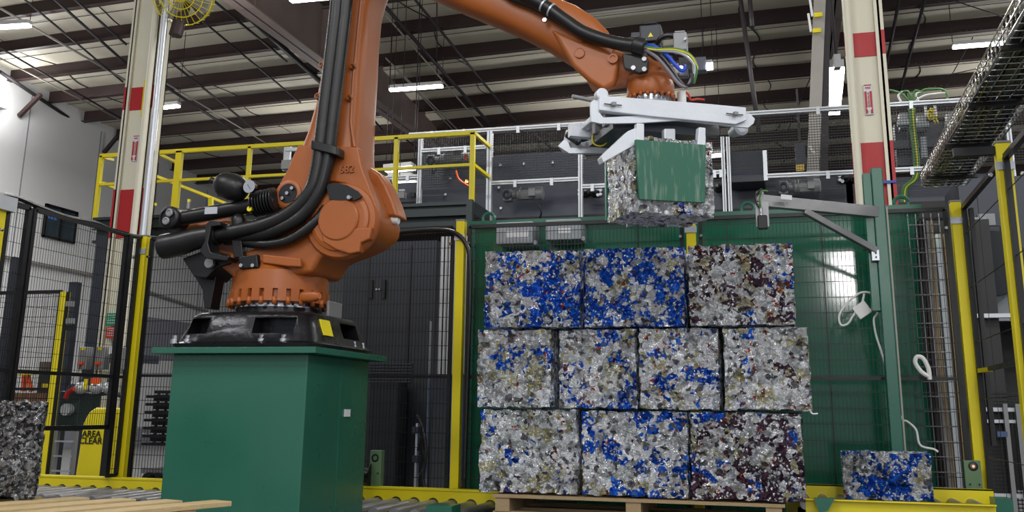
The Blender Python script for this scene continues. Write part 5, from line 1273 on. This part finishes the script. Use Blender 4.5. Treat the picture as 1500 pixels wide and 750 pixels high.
# gripper fingers under the bale, far jaw, rear pad
for k in range(3):
    c0 = WP((917, 947, 977)[k] + 2, 332, GP(0, -.355 + dd + .03, 0), gyv)
    MB().prism([c0 + EZ * .06 + gxv * .0, c0 - EZ * .0 + gxv * .0, c0 + EZ * .02 + gxv * .07, c0 + EZ * .06 + gxv * .07], gyv * .02).build('jaw_tooth', M_al, gr)
gbox(-.3, .25, -.355 + dd + .02, -.355 + dd + .05, zb_ + .02, zb_ + hb_ - .02, 'far_jaw_pad', M_gr)
gbox(-.2, .15, -.355 + dd + .05, -.355 + dd + .1, zb_ + .2, zbt, 'far_jaw_arm', M_wm)
# bale on the right of the conveyor
YB = 7.2; A = W(1237, 700, YB); B = W(1367, 700, YB); zb2 = W(1300, 733, YB).z; zt2 = W(1300, 664, YB).z
me = bale('can_bale', B.x - A.x, zt2 - zb2, .36, 91, (.009, .012, .012, .05))
put_bale(me, mB('belt', blue=.47, gold=0.320, plum=.14, red=.02, bright=.8, seed=31.0), ((A.x + B.x) / 2, YB + .18, zb2), R_(-3), 'single blue and silver bale lying on the conveyor under the green post')
# foreground dark bale
YD = 4.75; A = W(-60, 650, YD); B = W(80, 650, YD); zb3 = W(30, 733, YD).z; zt3 = W(40, 596, YD).z
me = bale('can_bale', .62, zt3 - zb3, .62, 55, (.007, .009, .012, .05), 1.1)
put_bale(me, mB('shred', blue=.02, gold=0.180, plum=.2, red=0, bright=.5, bscale=1.6, seed=41.0, dark=.3), (W(82, 650, YD + .25).x - .62 * .62, YD + .1, zb3 + .012), R_(40), 'dark grey shredded metal bale on slats at the left picture edge')
SLATZ = zb3

# ================================================================== PALLETS
PB0 = Z3 - .004
t = thing('wooden_pallet', ((W(950, 740, YS).x), YS + .3, PB0 - .14), 'wooden pallet under the stack of bales', 'pallet')
px0 = W(722, 735, YS).x; px1 = W(1150, 742, YS).x
for k in range(6):
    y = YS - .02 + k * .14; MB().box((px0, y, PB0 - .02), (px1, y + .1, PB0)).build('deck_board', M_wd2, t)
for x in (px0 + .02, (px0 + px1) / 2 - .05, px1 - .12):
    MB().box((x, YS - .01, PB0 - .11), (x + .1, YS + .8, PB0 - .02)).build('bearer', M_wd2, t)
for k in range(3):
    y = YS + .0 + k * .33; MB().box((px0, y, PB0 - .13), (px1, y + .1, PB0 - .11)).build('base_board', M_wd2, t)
# foreground slatted pallet
t = thing('wooden_pallet', (W(100, 745, 4.6).x, 4.6, SLATZ - .1), 'pale wooden slatted pallet in the lower left corner', 'pallet')
ends = [(62, 727), (132, 729), (200, 731), (268, 733), (340, 734)]
zs = SLATZ - .003
dS = Vector((-.28, -.96, 0)).normalized(); sS = Vector((-dS.y, dS.x, 0)) * -1
if sS.x > 0: sS = -sS
for k, (x, y) in enumerate(ends):
    p = WZ(x, y, zs); q_ = p + dS * 2.4
    MB().hexa([p + sS * .14 - EZ * .028, p - EZ * .028, q_ - EZ * .028, q_ + sS * .14 - EZ * .028, p + sS * .14, p, q_, q_ + sS * .14]).build('slat', M_wd, t, bevel=.004)
p = WZ(-30, 726, zs); MB().hexa([p + sS * .14 - EZ * .028, p - EZ * .028, p + dS * 2 - EZ * .028, p + dS * 2 + sS * .14 - EZ * .028, p + sS * .14, p, p + dS * 2, p + dS * 2 + sS * .14]).build('slat', M_wd, t, bevel=.004)
for off in (.25, 1.2):
    p = WZ(-60, 726, zs) + dS * off - EZ * .075; q_ = WZ(335, 735, zs) + dS * off - EZ * .075; MB().bar(p, q_, .09, .09).build('bearer', M_wd2, t)
pz = SLATZ - .12
tag(MB().box((-6, 3.9, pz - .06), (-3.2, 5.6, pz)).box((-5.9, 4.0, 0), (-5.8, 4.1, pz - .06)).box((-3.4, 4.0, 0), (-3.3, 4.1, pz - .06)).box((-5.9, 5.4, 0), (-5.8, 5.5, pz - .06)).box((-3.4, 5.4, 0), (-3.3, 5.5, pz - .06)).build('support_table', M_gr), 'low green table carrying the slatted pallet', 'table') if False else None
for k, (x, y) in enumerate(((-5.4, 4.4), (-3.9, 4.4))): pass

# ================================================================== CONVEYOR
t = thing('roller_conveyor', (-1, 7.4, 0), 'yellow railed roller conveyor running behind the pedestal under the stack', 'conveyor')
CZ = W(640, 716, 7.9).z; cxl = W(60, 705, 7.9).x; cxr = W(735, 720, 7.9).x
# back rail with scalloped lower edge
h_ = .115; pts = [(cxl, CZ)]; 
pts = [Vector((cxl, 7.85, CZ)), Vector((cxl, 7.85, CZ - h_))]
pitch = .158; x = cxl + .06
while x + .1 < cxr:
    pts.append(Vector((x, 7.85, CZ - h_)))
    for a in range(1, 8): th = math.pi - a * math.pi / 8; pts.append(Vector((x + .05 + .05 * math.cos(th), 7.85, CZ - h_ + .05 * math.sin(th))))
    pts.append(Vector((x + .1, 7.85, CZ - h_))); x += pitch
pts += [Vector((cxr, 7.85, CZ - h_)), Vector((cxr, 7.85, CZ))]
MB().prism(pts, EY * .02).build('scalloped_rail', M_ye, t)
MB().box((cxl, 7.84, CZ - .01), (cxr, 7.93, CZ + .005)).build('rail_cap', M_ye, t)
x = cxl + .11; rz = CZ - h_ - .005
while x < cxr:
    MB().cyl((x, 7.86, rz), (x, 7.02, rz), .045, 16).build('roller', M_st, t); x += pitch
MB().box((cxl, 7.0, rz - .16), (cxr + .6, 7.04, rz + .0)).box((cxl, 6.97, rz - .02), (cxr + .6, 7.04, rz + .0)).build('front_frame', M_gr, t)
MB().box((cxl, 7.86, rz - .2), (cxr + .6, 7.9, CZ - h_ + .06)).build('rear_frame', M_dkg, t)
x = cxl + .1; s = MB()
while x < cxr: s.cyl((x, 7.0, rz - .07), (x, 6.99, rz - .07), .012, 8); x += pitch
s.build('frame_bolts', M_gm, t)
p = W(635, 742, 6.95); MB().box((p.x, 6.8, p.z - .05), (W(672, 742, 6.95).x, 6.99, W(650, 738, 6.95).z)).build('side_bracket', M_gr, t)
for xx_ in (cxl + .3, -5, -3.2, -1.2): MB().box((xx_, 7.0, 0), (xx_ + .1, 7.1, rz - .16)).box((xx_, 7.8, 0), (xx_ + .1, 7.9, rz - .16)).build('support_leg', M_gr, t)
# right conveyor
t = thing('yellow_side_guide', (W(1300, 730, 7).x, 7.2, 0), 'yellow sheet metal guides of the outfeed at the lower right', 'conveyor')
yb1 = 7.62
x0 = W(1150, 712, yb1).x; x1 = W(1455, 716, yb1).x; z = W(1300, 713, yb1).z; z2 = W(1300, 736, yb1).z
MB().box((x0, yb1, z2 - .1), (x1, yb1 + .02, z)).box((x0, yb1, z - .008), (x1, yb1 + .06, z)).build('rear_guide', M_ye, t)
yf1 = 7.12; x0 = W(1180, 740, yf1).x; x1 = W(1458, 745, yf1).x; z = W(1300, 733.5, yf1).z
MB().box((x0, yf1 - .02, z - .35), (x1, yf1, z)).box((x0, yf1 - .06, z - .008), (x1, yf1, z)).build('front_guide', M_ye, t)
s = MB()
xx_ = x0
while xx_ < x1: s.cyl((xx_, yf1, z - .04), (xx_, yb1, z - .04), .035, 12); xx_ += .12
s.build('rollers', M_st, t)
MB().box((x0 - .05, yf1, z - .5), (x1, yf1 + .05, z - .1)).box((x0 - .05, yb1, z - .5), (x1, yb1 + .05, z - .1)).build('frame', M_dkg, t)
for xx_ in (x0 + .1, x1 - .2): MB().box((xx_, yf1 + .02, 0), (xx_ + .1, yf1 + .12, z - .3)).box((xx_, yb1 - .1, 0), (xx_ + .1, yb1, z - .3)).build('support_leg', M_gr, t)
MB().prism([W(1193, 730, 7.0), W(1223, 730, 7.0), W(1213, 748, 7.0), W(1200, 752, 7.0)], EY * .06).build('green_bracket', M_gr, t)
MB().box((W(1458, 735, 7.3).x, 7.3, .2), (W(1484, 735, 7.3).x, 7.5, W(1470, 731, 7.3).z)).build('green_end_block', M_gr, t)
tag(MB().box((W(735, 745, 7.0).x + .1, 7.45, .2), (W(1150, 745, 7.0).x, 7.5, .5)).build('shadow_sheet', M_bk), 'dark skirt under the wooden pallet of the stack', 'shade')  # dark sheet added as the shadow under the pallet
# photo-eye posts
def eye(x0, y0, x1, y1, Y, lab, lit):
    a, b = W(x0, y1, Y), W(x1, y0, Y); t = thing('sensor_post', (a.x, Y, a.z), lab, 'sensor')
    MB().box((W(x0, (y0 + y1) / 2, Y).x, Y, a.z - .05), (W(x1, (y0 + y1) / 2, Y).x, Y + .07, b.z)).build('housing', M_grs, t, bevel=.004)
    c = W((x0 + x1) / 2, y0 + (y1 - y0) * .2, Y); MB().lathe(c + EY * .01, -EY, [(0, .032), (.012, .032), (.014, .02), (.008, .018)], 24).build('lens', M_bk, t)
    if lit: MB().cyl(c - EY * .012, c - EY * .014, .008, 12).build('lit_spot', M_rled, t)
    s = MB()
    for dx in (-.03, .03): s.cyl((c.x + dx, Y, c.z - .12), (c.x + dx, Y - .01, c.z - .12), .006, 8)
    s.build('screws', M_bk, t)
eye(541, 660, 558, 714, 7.9, 'pale green sensor post right of the pedestal on the conveyor rail', False)
eye(1413, 675, 1438, 715, 7.8, 'pale green sensor post with a red spot at the right corner post', True)
# spool beside the left sensor
c = W(536, 692, 7.93); c.z = W(536, 712, 7.93).z + .085; tag(MB().lathe(c + EX * .0, EX, [(-.08, .1), (-.07, .1), (-.06, .06), (.04, .06), (.05, .1), (.06, .1)], 24).build('cable_reel', M_rub), 'small black reel tucked between the pedestal and the sensor post', 'reel')

# ================================================================== SWING ARM POST
YA = 7.72
t = thing('swing_arm_post', W(1310, 700, YA), 'green post with a grey swing arm holding a sensor in front of the green wall', 'post')
pa, pb = W(1271, 430, YA).x, 0
xc = W(1303, 500, YA).x; wd_ = 15 * PXM * YA; z_top = W(1285, 245, YA).z
MB().box((xc - wd_ / 2, YA, .55), (xc + wd_ / 2, YA + .09, z_top)).build('green_post', M_gr, t, bevel=.008)
MB().box((xc - wd_ / 2 - .06, YA + .02, W(1280, 455, YA).z), (xc - wd_ / 2, YA + .1, W(1280, 252, YA).z)).build('sliding_rail', M_gr, t, bevel=.004)
MB().bar((xc + wd_ / 2 + .012, YA + .03, .6), (xc + wd_ / 2 + .012, YA + .03, z_top - .3), .012, .012, EY).build('edge_wire', M_prd, t)
# arm comes forward to the left: nearer to the camera at its tip
YT = 7.35
def A2(x, y, Y): return W(x, y, Y)
tip = [A2(1112, 284, YT), A2(1288, 302, YA), A2(1288, 318, YA), A2(1120, 302, YT)]
MB().prism(tip, Vector((.1, .5, 0)).normalized() * .09).build('swing_arm', M_st, t, bevel=.005)
MB().prism([A2(1106, 292, YT), A2(1118, 278, YT), A2(1121, 302, YT), A2(1110, 294, YT)], EY * .05).build('arm_tip_gusset', M_st, t)
MB().bar(A2(1178, 309, YT + .14), A2(1283, 367, YA - .02), .05, .045).build('brace_tube', M_st, t, bevel=.004)
p = A2(1283, 374, YA - .03); MB().box((p.x - .03, p.y - .01, p.z - .04), (p.x + .025, p.y + .03, p.z + .04)).build('brace_clamp', M_al, t, bevel=.003)
s = MB()
for z in (.015, -.015): c = p + Vector((0, -.01, z)); s.cyl(c, c - EY * .008, .007, 8)
s.build('clamp_screws', M_bk, t)
p = A2(1152, 286, YT + .0); MB().bar(A2(1144, 288, YT - .005), A2(1160, 289.5, YT + .03), .002, .035).build('white_label', M_pap, t)
x0_, x1_ = A2(1107, 310, YT - .08).x, A2(1126, 310, YT - .08).x
MB().box((x0_, YT - .1, A2(1116, 332, YT - .1).z), (x1_, YT - .08, A2(1116, 296, YT - .1).z)).build('sensor_plate', M_st, t)
MB().box((x0_ + .012, YT - .16, A2(1116, 337, YT - .1).z), (x1_ - .012, YT - .1, A2(1116, 317, YT - .1).z)).build('sensor_head', M_bk, t, bevel=.008)
c = A2(1115, 317, YT - .13); MB().cyl(c, c + EZ * .06, .014, 12).build('sensor_plug', M_chr, t)
MB().tube(smoothpath([c + EZ * .06, A2(1113, 290, YT - .1), A2(1116, 280, YT - .1), A2(1124, 280, YT - .05)]), .007, 8).build('green_cable', M_gcab, t)
MB().tube(smoothpath([c + EZ * .05, A2(1108, 296, YT - .12), A2(1108, 284, YT - .1), A2(1116, 277, YT - .05)]), .007, 8).build('black_cable', M_rub, t)
# hanging white cable coil on the fence
YC = 7.9
t = thing('white_cable', W(1265, 450, YC), 'white cable looped on the fence with a white square block', 'cable')
MB().tube(smoothpath([W(x, y, YC) for x, y in ((1266, 430), (1262, 445), (1250, 462), (1242, 474), (1232, 476), (1229, 464), (1236, 450), (1252, 434), (1264, 428), (1276, 430), (1284, 442), (1285, 458), (1280, 468), (1283, 490), (1290, 512), (1298, 540), (1300, 558))]), .008, 8).build('cord', M_wh, t)
c = W(1263, 454, YC - .02); a = Vector((.045, 0, .03)); b_ = Vector((-.028, 0, .042)); MB().prism([c - a - b_, c + a - b_, c + a + b_, c - a + b_], EY * .03).build('square_block', M_wh, t, bevel=.006)
MB().tube(smoothpath([W(x, y, YC) for x, y in ((1302, 560), (1310, 580), (1320, 612), (1330, 618), (1342, 630), (1348, 652), (1368, 658), (1374, 662))]), .008, 8).build('cord', M_wh, t)
tag(MB().tube(smoothpath([W(x, y, YC - .02) for x, y in ((1362, 552), (1350, 545), (1341, 532), (1343, 523), (1352, 525), (1360, 540), (1362, 556))]), .016, 8).build('white_cable', M_wh), 'short thick white cable loop at the right end of the green wall', 'cable')
# loose scrap on bale and metal strap
tag(MB().tube(smoothpath([W(1186, 600, 6.88), W(1190, 606, 6.86), W(1198, 606, 6.86)]), .006, 6).build('loose_scrap', M_al), 'curled metal scrap poking from the right end of the middle row', 'scrap')
